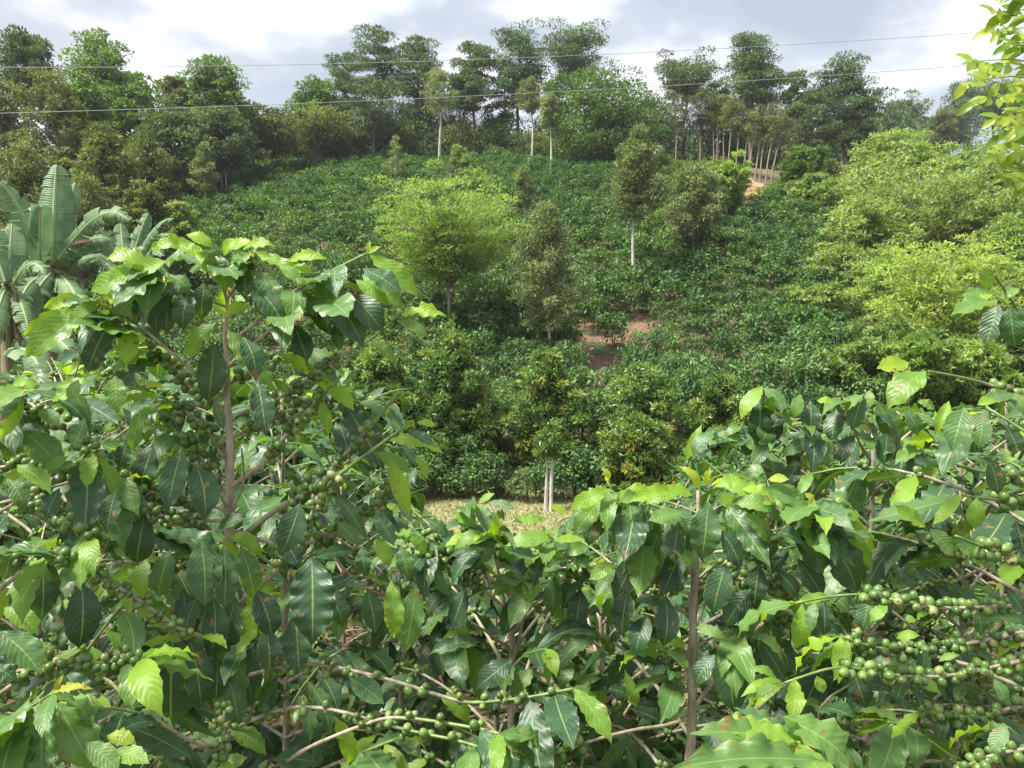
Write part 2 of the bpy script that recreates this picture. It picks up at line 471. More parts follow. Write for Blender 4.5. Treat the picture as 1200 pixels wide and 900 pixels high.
rest = [s for s in spots if id(s) not in ids]
for i, (x, y, z, rz, sc, py, px) in enumerate(things):
    o = bpy.data.objects.new("coffee_bush", (BUSH_NEAR if y < 40 else BUSH)[i % (3 if y < 40 else 4)])
    COL.objects.link(o); o.location = (x, y, z); o.rotation_euler = (0, 0, rz); o.scale = (sc, sc, sc * rs.uniform(0.9, 1.15))
    o["label"] = "dark green coffee bush in the lower rows of the hillside plantation"
    o["category"] = "coffee bush"; o["group"] = "coffee bushes in the lower rows of the hillside"
# the rest of the plantation: one object that scatters the same bushes
pm = bpy.data.meshes.new("coffee_plantation")
pm.vertices.add(len(rest)); pm.vertices.foreach_set("co", np.array([s[:3] for s in rest], dtype=np.float32).ravel())
for nm_, k in (("turn", 3), ("size", 4)):
    a = pm.attributes.new(nm_, 'FLOAT', 'POINT'); a.data.foreach_set("value", np.array([s[k] for s in rest], dtype=np.float32))
a = pm.attributes.new("pick", 'INT', 'POINT'); a.data.foreach_set("value", np.array([i % 4 for i in range(len(rest))], dtype=np.int32))
far = obj("coffee_plantation", pm, kind="stuff", label="dense rows of coffee bushes covering the upper hillside")
gt = bpy.data.node_groups.new("scatter_bushes", 'GeometryNodeTree')
gt.interface.new_socket("Geometry", in_out='INPUT', socket_type='NodeSocketGeometry')
gt.interface.new_socket("Geometry", in_out='OUTPUT', socket_type='NodeSocketGeometry')
N, K = gt.nodes.new, gt.links.new
gi = N("NodeGroupInput"); go = N("NodeGroupOutput")
iop = N("GeometryNodeInstanceOnPoints"); jn = N("GeometryNodeJoinGeometry")
src_ob = []
for bm_ in BUSH:
    o = next(x for x in COL.objects if x.type == 'MESH' and x.data == bm_)
    oi = N("GeometryNodeObjectInfo"); oi.inputs["As Instance"].default_value = True; oi.inputs["Object"].default_value = o
    oi.transform_space = 'ORIGINAL'
    K(oi.outputs["Geometry"], jn.inputs[0])
def na(nm_, ty):
    n = N("GeometryNodeInputNamedAttribute"); n.data_type = ty; n.inputs[0].default_value = nm_
    return n
tn = na("turn", 'FLOAT'); sz = na("size", 'FLOAT'); pk = na("pick", 'INT')
cx = N("ShaderNodeCombineXYZ"); K(tn.outputs[0], cx.inputs[2])
K(gi.outputs[0], iop.inputs["Points"]); K(jn.outputs[0], iop.inputs["Instance"])
iop.inputs["Pick Instance"].default_value = True
K(pk.outputs[0], iop.inputs["Instance Index"]); K(cx.outputs[0], iop.inputs["Rotation"]); K(sz.outputs[0], iop.inputs["Scale"])
K(iop.outputs[0], go.inputs[0])
md = far.modifiers.new("scatter_bushes", 'NODES'); md.node_group = gt

# ------------------------------------------------------------------ trees
def limb_pts(rg, a, b_, sag=0.1, n=4):
    a = np.array(a, float); b_ = np.array(b_, float); Ls = np.linalg.norm(b_ - a)
    out_ = []
    for i in range(n + 1):
        t_ = i / n
        p = a + (b_ - a) * t_
        p[2] += sag * Ls * math.sin(t_ * math.pi)
        if 0 < i < n: p += rg.normal(size=3) * Ls * 0.03
        out_.append(tuple(p))
    return out_
def tree(name, loc, h, cw, base, kind, seed, label, category="tree", group=None, leafm='pine', barkm='bark_brown',
         n_limb=22, n_leaf=150, ln=0.4, wd=0.13, lean=(0, 0), trunk_r=None, lobes=None, ctint=0.35, flat=0.5, top=1.0, cs=1.0, fork=None, extra=None):
    """kinds: 'pine' (layered limbs), 'dome' (rounded crown), 'spire' (narrow), 'umbrella' (flat top). base = height of lowest leaves."""
    rg = np.random.default_rng(seed)
    r0 = trunk_r or h * 0.016 + 0.03
    T = Acc()
    lean = np.array([lean[0], lean[1], 0.0])
    def axis(z):
        t_ = z / h
        return np.array([0, 0, z]) + lean * t_ ** 1.3 + np.array([math.sin(seed + z * 0.5), math.cos(seed * 1.7 + z * 0.4), 0]) * 0.028 * h * t_
    ztop = h * (0.93 if kind != 'dome' else 0.7)
    if fork: ztop = max(ztop * 0.6, fork)
    zz = np.linspace(-0.6, ztop, 9)
    pts = [tuple(axis(max(0, z)) + np.array([0, 0, min(0, z)])) for z in zz]
    v, f = tube(pts, [r0 * (1.25 if i == 0 else 1) * (1 - 0.78 * i / 8) for i in range(9)], 8)
    T.add(v, f)
    cen, rad = [], []
    ch = h - base
    ga = rg.uniform(0, 6.28)
    for i in range(n_limb):
        t_ = (i + rg.uniform(0.1, 0.9)) / n_limb           # 0 at crown base, 1 top
        z = base + ch * t_ * 0.97
        if kind == 'pine': prof = (0.35 + 1.5 * t_) if t_ < 0.42 else math.sqrt(max(0.02, 1 - ((t_ - 0.42) / 0.6) ** 2))
        elif kind == 'umbrella': prof = 0.45 + 0.55 * math.sin(min(1, t_ / 0.75) * math.pi / 2) if t_ < 0.8 else 0.75
        elif kind == 'spire': prof = (1 - t_) ** 0.62 * (0.45 + min(1, t_ * 3.2) * 0.6) + 0.10
        elif kind == 'dome': prof = math.sqrt(max(0.03, 1 - (t_ * 1.02 - 0.0) ** 2.4)) if t_ > 0.25 else 0.75 + t_
        elif kind == 'leafcone': prof = 0.35 + 0.65 * math.sin(min(1, (t_ + 0.12) / 0.5) * math.pi / 2) if t_ < 0.38 else 1.0 * ((1 - t_) / 0.62) ** 0.75
        prof = min(1.05, prof) * rg.uniform(0.5 if kind in ('leafcone', 'umbrella') else 0.62, 1.1)
        ga += 2.4 + rg.uniform(-0.5, 0.5)
        rr = cw * 0.5 * prof
        d = np.array([math.cos(ga), math.sin(ga), 0])
        end = axis(z) + d * rr
        rise = {'pine': 0.22, 'umbrella': 0.55, 'spire': 0.25, 'dome': 0.5, 'leafcone': 0.45}[kind]
        st = axis(max(base * 0.8 if not fork else fork * 0.8, min(ztop, z - rr * rise - 0.2)))
        v, f = tube(limb_pts(rg, st, end, 0.06), [r0 * 0.38, r0 * 0.3, r0 * 0.22, r0 * 0.14, r0 * 0.07], 5)
        T.add(v, f)
        s = cw * 0.13 * cs * rg.uniform(0.75, 1.25) * (1 if kind != 'spire' else 1.0)
        m = 3 if rr > s * 1.8 else (2 if rr > s * 1.1 else 1)
        for q in range(m):
            c = st * (0.28 * q) + end * (1 - 0.28 * q) + rg.normal(size=3) * s * 0.35
            cen.append(c); rad.append((s * 1.15, s * 1.15, s * flat * rg.uniform(0.8, 1.3)))
    if True:
        c = axis(h * 0.985); s = cw * 0.12 * cs
        cen.append(c - np.array([0, 0, s * flat])); rad.append((s, s, s * flat * 1.4))
    if extra:
        for (dx, dy, dz, s) in extra: cen.append(np.array([dx, dy, dz])); rad.append((s, s, s * flat))
    V, Fq, tt = clump_leaves(rg, cen, rad, n_leaf, ln, wd, up_bias={'pine': 0.5, 'umbrella': 0.3, 'spire': 0.3, 'dome': 0.1, 'leafcone': 0.3}[kind], hemi=0.45, ctint=ctint)
    root = thing(name, loc, label, category, group)
    obj("trunk", T.mesh("trunk", [M[barkm]], True), root)
    obj("crown", mesh_from("crown", V, Fq, [M[leafm]], tt), root)
    return root

def px_tree(cx, top, base_row, width, Y, **k):
    """tree whose crown top is at row top; its foot stands on the ground Y metres away; width in pixels"""
    g_ = on_ground(cx, Y, 0.1)
    tp = P(cx, top, Y)
    h = tp.z - g_.z
    base = P(cx, base_row, Y).z - g_.z
    return dict(loc=g_, h=h, base=max(0.3, base), cw=width / F * Y, **k)
def T_(name, cx, top, base_row, width, Y, kind, seed, label, **k):
    d = px_tree(cx, top, base_row, width, Y)
    cat = k.pop('category', 'tree')
    return tree(name, d['loc'], d['h'], d['cw'], d['base'], kind, seed, label, cat, **k)

# ridge pines, left to right
PG = "pines along the ridge"
pine = dict(leafm='pine', n_limb=20, n_leaf=130, ln=0.41, wd=0.15, flat=0.34, cs=1.15)
T_("pine_tree", 408, 62, 138, 62, 104, 'pine', 1, "slender dark pine at the left end of the middle ridge group", group=PG, **pine)
T_("pine_tree", 448, 30, 112, 62, 108, 'pine', 2, "tall dark pine with a rounded crown, highest on the left part of the ridge", group=PG, **pine)
T_("pine_tree", 490, 42, 140, 66, 106, 'pine', 3, "dense dark pine just right of the tallest left ridge pine", group=PG, **{**pine, 'n_limb': 32})
T_("pine_tree", 440, 92, 158, 74, 100, 'dome', 4, "low bushy dark pine under the tall pines on the ridge", group=PG, **pine)
T_("pine_tree", 556, 53, 118, 52, 108, 'pine', 6, "lone pine in the gap between the two ridge groups", group=PG, **pine)
T_("pine_tree", 608, 35, 105, 78, 110, 'umbrella', 7, "large spreading pine left in the high middle pair on the ridge", group=PG, **{**pine, 'n_limb': 30})
T_("pine_tree", 674, 36, 92, 74, 112, 'umbrella', 8, "large spreading pine right in the high middle pair on the ridge", group=PG, **{**pine, 'n_limb': 28})
T_("pine_tree", 545, 82, 132, 52, 103, 'pine', 9, "short pine below the lone pine in the ridge gap", group=PG, **pine)
T_("pine_tree", 590, 88, 152, 50, 107, 'pine', 10, "thin short pine left of the pale trunks on the ridge", group=PG, **{**pine, 'n_limb': 16})
T_("pine_tree", 708, 84, 178, 124, 92, 'dome', 11, "broad bright green pine with a round crown at the top of the field", group=PG,
   leafm='pine_green', n_limb=46, n_leaf=150, ln=0.42, wd=0.17, flat=0.42, fork=2.5)
T_("pine_tree", 660, 88, 150, 56, 104, 'pine', 12, "green pine behind the left side of the broad round pine", group=PG, **{**pine, 'leafm': 'pine_green'})
T_("pine_tree", 800, 69, 112, 74, 116, 'umbrella', 13, "flat topped pine left of the pointed pine", group=PG, **{**pine, 'n_limb': 26})
T_("pine_tree", 877, 40, 125, 66, 108, 'spire', 14, "tall pointed pine, highest on the right part of the ridge", group=PG, **{**pine, 'n_limb': 40, 'n_leaf': 170, 'cs': 1.25})
T_("pine_tree", 930, 84, 150, 40, 110, 'pine', 15, "narrow pine between the pointed pine and the wide right pine", group=PG, **pine)
T_("pine_tree", 984, 72, 172, 78, 104, 'pine', 16, "wide dark pine at the right end of the ridge", group=PG, **{**pine, 'n_limb': 38, 'n_leaf': 160})
T_("pine_tree", 838, 98, 150, 44, 112, 'pine', 17, "small pine left below the pointed pine", group=PG, **{**pine, 'n_limb': 16})
T_("pine_tree", 760, 118, 168, 50, 106, 'dome', 18, "low dark pine right behind the broad round pine", group=PG, **pine)
T_("pine_tree", 945, 112, 186, 56, 100, 'pine', 19, "dark pine standing lower in front of the wide right pine", group=PG, **pine)
T_("pine_tree", 1008, 118, 190, 48, 102, 'pine', 20, "short pine at the foot of the wide right pine", group=PG, **pine)

# pale trunked silky oaks
SG = "silky oaks with pale trunks"
gv = dict(leafm='grev', barkm='bark_grey', n_limb=26, n_leaf=75, ln=0.36, wd=0.085, flat=0.7, cs=0.9)
T_("silky_oak", 516, 78, 134, 44, 98, 'spire', 30, "silky oak with a bare pale trunk under the dense left ridge pine", group=SG, trunk_r=0.22, **gv)
T_("silky_oak", 623, 92, 128, 34, 96, 'spire', 31, "left of the two bare pale trunks at the top of the field", group=SG, trunk_r=0.2, **gv)
T_("silky_oak", 645, 112, 146, 30, 90, 'spire', 32, "right and lower of the two bare pale trunks at the top of the field", group=SG, trunk_r=0.16, **gv)
T_("silky_oak", 643, 240, 378, 96, 39.3, 'leafcone', 33, "feathery grey green silky oak in mid slope, above the yellow tipped tree", group=SG,
   leafm='grev', barkm='bark_grey', n_limb=85, n_leaf=62, ln=0.27, wd=0.055, flat=0.6, cs=0.55, trunk_r=0.09)
T_("silky_oak", 615, 196, 242, 30, 64, 'spire', 34, "small thin silky oak right of the big bright round tree", group=SG, trunk_r=0.08, **{**gv, 'ln': 0.26, 'wd': 0.06, 'n_limb': 20})
T_("silky_oak", 742, 150, 250, 66, 50, 'leafcone', 35, "silky oak with a long bare white trunk on the right of the field", group=SG,
   leafm='grev', barkm='bark_grey', n_limb=60, n_leaf=95, ln=0.3, wd=0.07, flat=0.7, cs=0.8, trunk_r=0.13)
T_("silky_oak", 812, 192, 270, 72, 54, 'dome', 36, "wide silky oak with two thin pale trunks right of the long bare trunk", group=SG,
   leafm='grev', barkm='bark_grey', n_limb=55, n_leaf=90, ln=0.3, wd=0.07, flat=0.7, cs=0.7, trunk_r=0.1)
T_("silky_oak", 464, 160, 215, 26, 80, 'spire', 37, "small grey silky oak high above the bright round tree", group=SG, trunk_r=0.07, **{**gv, 'ln': 0.26, 'wd': 0.06, 'n_limb': 14})
T_("silky_oak", 527, 195, 225, 22, 72, 'spire', 38, "bare grey sapling just above the bright round tree", group=SG, trunk_r=0.08, **{**gv, 'leafm': 'dry', 'ln': 0.22, 'wd': 0.05, 'n_limb': 12, 'n_leaf': 30})
T_("silky_oak", 538, 172, 205, 28, 84, 'dome', 39, "small fresh green tree at the top middle of the field", category="tree", trunk_r=0.07, **{**gv, 'leafm': 'soft', 'n_limb': 14})
T_("silky_oak", 243, 168, 225, 34, 72, 'spire', 40, "grey green silky oak at the left edge of the field", group=SG, trunk_r=0.08, **{**gv, 'ln': 0.26, 'n_limb': 20})
T_("silky_oak", 268, 150, 200, 30, 80, 'spire', 41, "pale silky oak against the dark trees left of the field", group=SG, trunk_r=0.08, **{**gv, 'leafm': 'olive', 'n_limb': 18})

# thin dry pines above the landslip
rq = random.Random(3)
for i, (bx, by, tx_, ty) in enumerate([(852, 192, 856, 118), (860, 196, 866, 124), (868, 200, 880, 130), (874, 204, 890, 132), (882, 208, 902, 122), (888, 212, 900, 140), (895, 214, 912, 128), (901, 212, 918, 138)]):
    lab = ["leftmost thin dry pine of the row above the red landslip", "second thin dry pine from the left above the red landslip", "third thin dry pine from the left above the red landslip",
           "fourth thin leaning pine from the left above the red landslip", "fifth thin leaning pine from the left above the red landslip", "third thin pine from the right above the red landslip",
           "second thin leaning pine from the right above the red landslip", "rightmost thin leaning pine above the red landslip"][i]
    Y = 93 - i * 0.9
    q = on_ground(bx, Y); tp = P(tx_, ty, Y)
    tree("thin_pine", q, tp.z - q.z, 2.6 + rq.random(), (tp.z - q.z) * 0.62, 'pine', 300 + i, lab, "tree", "thin dry pines above the landslip",
         leafm='dry' if i % 3 else 'olive', barkm='bark_tan', n_limb=11, n_leaf=60, ln=0.3, wd=0.08, lean=(tp.x - q.x, 0), trunk_r=0.12, flat=0.6)
for i, (cx_, tp_, ff) in enumerate([(790, 108, 'olive'), (818, 106, 'dry'), (834, 116, 'dry'), (846, 112, 'olive')]):
    T_("thin_pine", cx_, tp_, 150, 30, 98 - i, 'pine', 320 + i, ["thin pale pine right behind the broad round pine", "thin brownish pine in the gap below the flat topped pine", "thin brown pine beside the gap below the flat topped pine", "thin olive pine left of the row above the landslip"][i],
       group="thin dry pines above the landslip", leafm=ff, barkm='bark_tan', n_limb=14, n_leaf=70, ln=0.3, wd=0.08, trunk_r=0.11, flat=0.6)

# left forest
LG = "forest trees on the left"
bd = dict(leafm='pine_green', n_limb=48, n_leaf=80, ln=0.42, wd=0.18, flat=0.42, cs=0.85)
dk = dict(leafm='pine', n_limb=42, n_leaf=80, ln=0.42, wd=0.18, flat=0.45, cs=0.9)
ol = dict(leafm='olive', barkm='bark_tan', n_limb=58, n_leaf=75, ln=0.31, wd=0.115, flat=0.6, cs=0.66)
T_("forest_tree", 38, 40, 120, 72, 84, 'pine', 50, "tall dark tree with an open crown at the far left skyline", group=LG, **dk)
T_("forest_tree", 120, 38, 150, 92, 82, 'dome', 51, "tallest rounded green tree on the left skyline", group=LG, **bd)
T_("forest_tree", 160, 88, 190, 70, 80, 'dome', 52, "green tree on the right shoulder of the tallest left tree", group=LG, **bd)
T_("forest_tree", 255, 66, 150, 76, 84, 'dome', 53, "rounded green tree alone on the left skyline", group=LG, **bd)
T_("forest_tree", 213, 92, 160, 44, 88, 'pine', 54, "thin brownish tree left of the rounded lone skyline tree", group=LG, **{**dk, 'leafm': 'olive', 'n_leaf': 70})
T_("forest_tree", 300, 122, 165, 60, 88, 'umbrella', 55, "flat topped feathery tree right of the lone skyline tree", group=LG, **{**dk, 'leafm': 'olive', 'n_limb': 14, 'flat': 0.25})
T_("forest_tree", 374, 94, 150, 60, 100, 'dome', 56, "rounded green tree left of the middle ridge pines", group=LG, **bd)
T_("forest_tree", 205, 122, 200, 90, 76, 'dome', 57, "dark bushy tree behind the grey saplings left of the field", group=LG, **dk)
T_("forest_tree", 262, 128, 190, 84, 80, 'dome', 58, "dark spreading tree right below the lone skyline tree", group=LG, **dk)
T_("forest_tree", 322, 136, 172, 76, 90, 'dome', 59, "dark low tree at the upper left corner of the field", group=LG, **{**dk, 'leafm': 'olive'})
T_("forest_tree", 380, 130, 168, 78, 96, 'dome', 60, "low olive tree where the field meets the ridge", group=LG, **{**dk, 'leafm': 'olive'})
T_("forest_tree", 70, 82, 235, 92, 58, 'dome', 61, "large olive brown tree with pale trunk behind the banana plants", group=LG, **ol)
T_("forest_tree", 12, 92, 240, 80, 62, 'dome', 62, "large olive tree at the left edge of the picture", group=LG, **ol)
T_("forest_tree", 128, 150, 260, 76, 54, 'dome', 63, "olive tree right of the large tree behind the banana plants", group=LG, **ol)
T_("forest_tree", 30, 165, 300, 90, 46, 'dome', 64, "olive tree low behind the left banana plant", group=LG, **{**ol, 'ln': 0.22})
T_("forest_tree", 100, 205, 320, 90, 40, 'dome', 65, "olive undergrowth tree between the banana plants", group=LG, **{**ol, 'ln': 0.2, 'wd': 0.07})
T_("forest_tree", 172, 215, 300, 66, 48, 'dome', 66, "low olive tree at the left foot of the field", group=LG, **{**ol, 'ln': 0.22})
T_("forest_tree", -30, 60, 160, 90, 86, 'dome', 67, "dark tree cut by the left edge of the picture", group=LG, **dk)
T_("forest_tree", 108, 96, 200, 84, 70, 'dome', 168, "tall green tree between the skyline trees and the olive trees at the left", group=LG, **bd)
T_("forest_tree", 175, 165, 250, 70, 62, 'dome', 169, "olive green tree beside the left edge of the coffee field", group=LG, **ol)
T_("forest_tree", 206, 240, 300, 50, 52, 'dome', 68, "low light green shrubby tree right of the banana plants", group=LG, **{**ol, 'leafm': 'soft'})

# shrubs that close the view under the ridge trees
rq = random.Random(9)
def shared_tree(proto, cx, top, Y, width, hb, wb, rz, label, group):
    """copy of proto (built hb metres high, wb metres wide) standing where it is seen"""
    g_ = on_ground(cx, Y, 0.1); h = P(cx, top, Y).z - g_.z; w = width / F * Y
    return copy_tree(proto, g_, rz, (w / wb, w / wb, max(0.4, h) / hb), label, group)
SHRUB = []
for i in range(58):
    back_ = i >= 29
    cx_ = 170 + (i % 29) * 29 + rq.uniform(-8, 8)
    if 850 < cx_ < 908: cx_ += 60
    thin_ = 585 < cx_ < 640 or 810 < cx_ < 830
    top_ = edge(cx_) - (rq.uniform(16, 32) if back_ else rq.uniform(8, 20)) * (0.5 if thin_ else 1)
    Y_ = min(hit(cx_, edge(cx_) - 2, 60, 112).y, 106) + (3 if back_ else -1) - rq.uniform(0, 2)
    lab = "dark shrub standing behind the front shrubs under the ridge trees" if back_ else "dark bushy shrub in the undergrowth at the top edge of the field"
    grp = "back shrubs under the ridge trees" if back_ else "shrubs under the ridge trees"
    if len(SHRUB) < 6:
        g_ = on_ground(cx_, Y_, 0.1)
        SHRUB.append((tree("ridge_shrub", g_, 4.5, 6.0, 0.3, 'dome', 400 + i, lab, "shrub", group=grp, leafm=['pine', 'olive', 'pine_green'][i % 3], n_limb=17, n_leaf=100,
                           ln=0.34, wd=0.15, flat=0.9, cs=1.3, trunk_r=0.06)))
        SHRUB[-1].scale = (1, 1, max(0.4, P(cx_, top_, Y_).z - g_.z) / 4.5)
    else:
        shared_tree(SHRUB[i % 6], cx_, top_, Y_, rq.uniform(44, 70), 4.5, 6.0, rq.uniform(0, 6.28), lab, grp)

UT = "understorey trees behind the ridge pines"
UNDER = []
for i in range(24):
    cx_ = [780, 800, 822, 845, 866, 888, 910, 935, 960, 985, 1010, 1035, 1060, 350, 385, 425, 460, 482, 508, 540, 566, 660, 695, 740][i]
    lab = "dark understorey tree between the ridge pine trunks " + ("at the right" if i < 13 else "left of the broad round pine")
    grp = UT + (" at the right" if i < 13 else " in the middle")
    top_ = (140 if i < 13 else 146) + rq.uniform(-9, 7); Y_ = 116 + rq.uniform(-2, 3)
    if len(UNDER) < 4:
        g_ = on_ground(cx_, Y_, 0.1); h_ = P(cx_, top_, Y_).z - g_.z
        UNDER.append(tree("understorey_tree", g_, 7.0, 6.0, 0.8, 'dome', 500 + i, lab, "tree", group=grp, leafm=['pine', 'pine', 'olive'][i % 3], n_limb=24, n_leaf=90, ln=0.4, wd=0.16, flat=0.7, cs=1.1, trunk_r=0.1))
        UNDER[-1].scale = (1, 1, h_ / 7.0)
    else:
        shared_tree(UNDER[i % 4], cx_, top_, Y_, rq.uniform(36, 54), 7.0, 6.0, rq.uniform(0, 6.28), lab, grp)

# bright feathery trees
FG = "light green feathery trees"
ft = dict(barkm='bark_tan', n_leaf=90, flat=0.34)
T_("feathery_tree", 525, 212, 318, 178, 42, 'umbrella', 70, "big round yellow green tree with forked trunk in the left middle of the field", group=FG,
   leafm='bright', n_limb=105, ln=0.19, wd=0.075, cs=0.6, fork=2.6, trunk_r=0.13, **ft)
rt = [(1045, 156, 230, 130, 74, 'soft', "soft green tree highest of the right hand feathery trees"),
      (1075, 195, 320, 190, 60, 'soft', "widest feathery tree, grey green, in the middle of the right side"),
      (1160, 190, 300, 130, 66, 'soft', "feathery tree cut by the right edge behind the widest one"),
      (985, 290, 390, 100, 50, 'soft', "low feathery tree at the right edge of the coffee field"),
      (1100, 285, 420, 180, 40, 'fresh', "brightest yellow green feathery tree near the right edge"),
      (1165, 300, 420, 120, 42, 'bright', "yellow green feathery tree behind the hanging coffee twig"),
      (1180, 255, 330, 80, 52, 'bright', "small bright feathery tree above the brightest one at the right edge"),
      (850, 192, 235, 60, 66, 'bright', "small bright feathery tree left below the red landslip"),
      (940, 175, 225, 58, 76, 'pine_green', "small rounded green tree right of the thin dry pines"),
      (952, 205, 250, 70, 70, 'soft', "soft green tree right above the dark coffee rows"),
      (1010, 400, 470, 90, 33, 'soft', "loose pale shrub tree low at the right foot of the slope"),
      (1080, 395, 460, 80, 31, 'bright', "small round feathery tree below the brightest tree"),
      (1145, 400, 470, 90, 32, 'bright', "small feathery tree behind the right coffee leaves"),
      (1120, 330, 440, 80, 48, 'soft', "feathery tree half hidden behind the brightest one"),
      (1200, 380, 470, 80, 34, 'soft', "small feathery tree cut by the right edge low down"),
      (1010, 235, 350, 120, 55, 'soft', "broad feathery tree left in front of the widest one"),
      (1110, 170, 260, 120, 70, 'bright', "feathery tree behind the widest one, top just under the far hill"),
      (1190, 225, 340, 120, 57, 'soft', "tall feathery tree at the right edge above the twig"),
      (1045, 300, 430, 110, 45, 'bright', "feathery tree just left of the brightest one"),
      (1040, 375, 470, 100, 36, 'soft', "feathery shrub tree below left of the brightest one"),
      (960, 335, 410, 70, 44, 'soft', "thin feathery sapling tree among the dark coffee at the right")]
for i, (cx_, tp_, bs_, w_, Y_, lm_, lab) in enumerate(rt):
    near = Y_ < 55
    T_("feathery_tree", cx_, tp_, bs_, w_, Y_, 'umbrella' if i % 3 else 'dome', 71 + i, lab, group=FG, leafm=lm_, n_limb=95 if w_ > 120 else 60, ln=0.25 if near else 0.36, wd=0.095 if near else 0.14,
       cs=0.58, trunk_r=0.12, **{**ft, 'n_leaf': 66})

# far hill on the right
FHG = "pines on the far hill at the right"
fl = ["pale distant pine on the far hill, left of the dark brown conifer", "pale distant pine high on the far hill", "distant pine on the far hill half hidden by the yellow leaves", "lowest distant pine on the far hill", "distant flat topped pine where the far hill begins",
      "distant pine just above the feathery trees", "broad distant pine at the right end of the far hill"]
for i, (cx_, tp_, w_, Y_) in enumerate([(1062, 116, 50, 190), (1122, 100, 60, 200), (1158, 96, 50, 205), (1085, 140, 50, 180), (1036, 132, 40, 185), (1110, 128, 60, 185), (1190, 110, 70, 200)]):
    T_("distant_pine", cx_, tp_, tp_ + 45, w_, Y_, 'umbrella', 90 + i, fl[i], group=FHG, leafm='pine', n_limb=22, n_leaf=110, ln=0.75, wd=0.26, flat=0.5)
T_("dark_conifer", 1097, 130, 178, 40, 120, 'spire', 99, "dark brownish conifer in front of the far hill", leafm='dry', n_limb=24, n_leaf=100, ln=0.4, wd=0.14, flat=0.7)
# woods mass on the far hill
cen, rad = [], []
rg = np.random.default_rng(12)
for i in range(420):
    x = rg.uniform(40, 210); y = rg.uniform(150, 300)
    z = ground_z(x, y); s = rg.uniform(3, 5.5)
    cen.append((x, y, z + s * 0.9)); rad.append((s, s, s * 1.1))
V, Fq, tt = clump_leaves(rg, cen, rad, 110, 1.7, 0.8, hemi=0.7)
obj("distant_woods", mesh_from("distant_woods", V, Fq, [M['pine']], tt), kind="stuff", label="hazy woods covering the far hill at the right")

# mango like trees at the foot of the hill
MG = "broad leaved trees at the foot of the hill"
mg = dict(barkm='bark_grey', n_limb=88, n_leaf=96, ln=0.185, wd=0.07, flat=0.8, cs=0.55, trunk_r=0.1, ctint=0.62)
T_("fruit_tree", 528, 388, 560, 122, 28.6, 'leafcone', 120, "round dark tree with bright green tips left of the yellow tipped tree", group=MG, leafm='mango', **mg)
T_("fruit_tree", 640, 410, 560, 112, 28.4, 'leafcone', 121, "round dark tree with yellow tips in the middle of the foot of the hill", group=MG, leafm='mango', **mg)
T_("fruit_tree", 752, 430, 560, 118, 28.8, 'dome', 122, "wide tree with orange young leaves right of the yellow tipped tree", group=MG, leafm='mango', **mg)
T_("fruit_tree", 752, 486, 590, 92, 26.2, 'dome', 123, "paler drooping leaved tree in front of the orange tipped one", group=MG, leafm='mango_light', **mg)
T_("fruit_tree", 445, 400, 560, 82, 29, 'dome', 124, "dark round tree behind the end of the long coffee branch", group=MG, leafm='mango', **mg)
T_("fruit_tree", 845, 440, 570, 80, 30, 'dome', 125, "low dark tree right of the orange tipped tree", group=MG, leafm='mango', **mg)
T_("young_tree", 640, 500, 530, 36, 24.6, 'dome', 126, "young tree with bare pale stem and small yellowish crown by the clearing",
   leafm='mango_light', barkm='bark_grey', n_limb=14, n_leaf=50, ln=0.16, wd=0.05, flat=0.7, trunk_r=0.1)
yt = [o for o in COL.objects if o.name.startswith('young_tree')][0]
v, f = tube([(0.16, -0.05, -0.3), (0.17, -0.05, 1.0), (0.22, -0.04, 2.1), (0.10, 0, 2.6)], [0.07, 0.06, 0.05, 0.03], 8)
obj('stem', mesh_from('stem', np.array([tuple(q) for q in v]), f, [M['bark_grey']], smooth=True), yt)
for i in range(15):
    cx_ = 400 + i * 30 + rq.uniform(-10, 10)
    q = on_ground(cx_, 26.6 + rq.uniform(-0.5, 0.5))
    o = bpy.data.objects.new("coffee_bush", BUSH_NEAR[i % 3]); COL.objects.link(o)
    o.location = q; o.rotation_euler = (0, 0, rq.uniform(0, 6)); s = rq.uniform(0.72, 0.98) * (0.8 if 610 < cx_ < 670 else 1); o.scale = (s * 1.1, s * 1.1, s)
    o["label"] = "dark coffee bush in the row along the back of the clearing"; o["category"] = "coffee bush"; o["group"] = "coffee bushes along the clearing"

# power lines
wm, t = mat("weathered_wire"); b = t.nodes.new("ShaderNodeBsdfPrincipled"); b.inputs["Base Color"].default_value = (0.32, 0.33, 0.33, 1); b.inputs["Roughness"].default_value = 0.5
o_ = t.nodes.new("ShaderNodeOutputMaterial"); t.links.new(b.outputs[0], o_.inputs[0])
for lab, prof in (("upper of the two thin power lines crossing the sky", [(-300, 74), (0, 79), (300, 77), (600, 68), (900, 53), (1165, 38), (1500, 10)]),
                  ("lower of the two thin power lines in front of the ridge trees", [(-300, 139), (0, 133), (300, 123), (600, 110), (900, 94), (1150, 75), (1500, 45)])):
    c = np.polyfit([a[0] for a in prof], [a[1] for a in prof], 3)
    pts = [P(px, np.polyval(c, px), 38 + px * 0.004) for px in range(-300, 1501, 60)]
    v, f = tube(pts, 0.013, 6)
    obj("power_line", mesh_from("power_line", [tuple(a) for a in v], f, [wm], smooth=True), label=lab, category="power line", group="power lines")
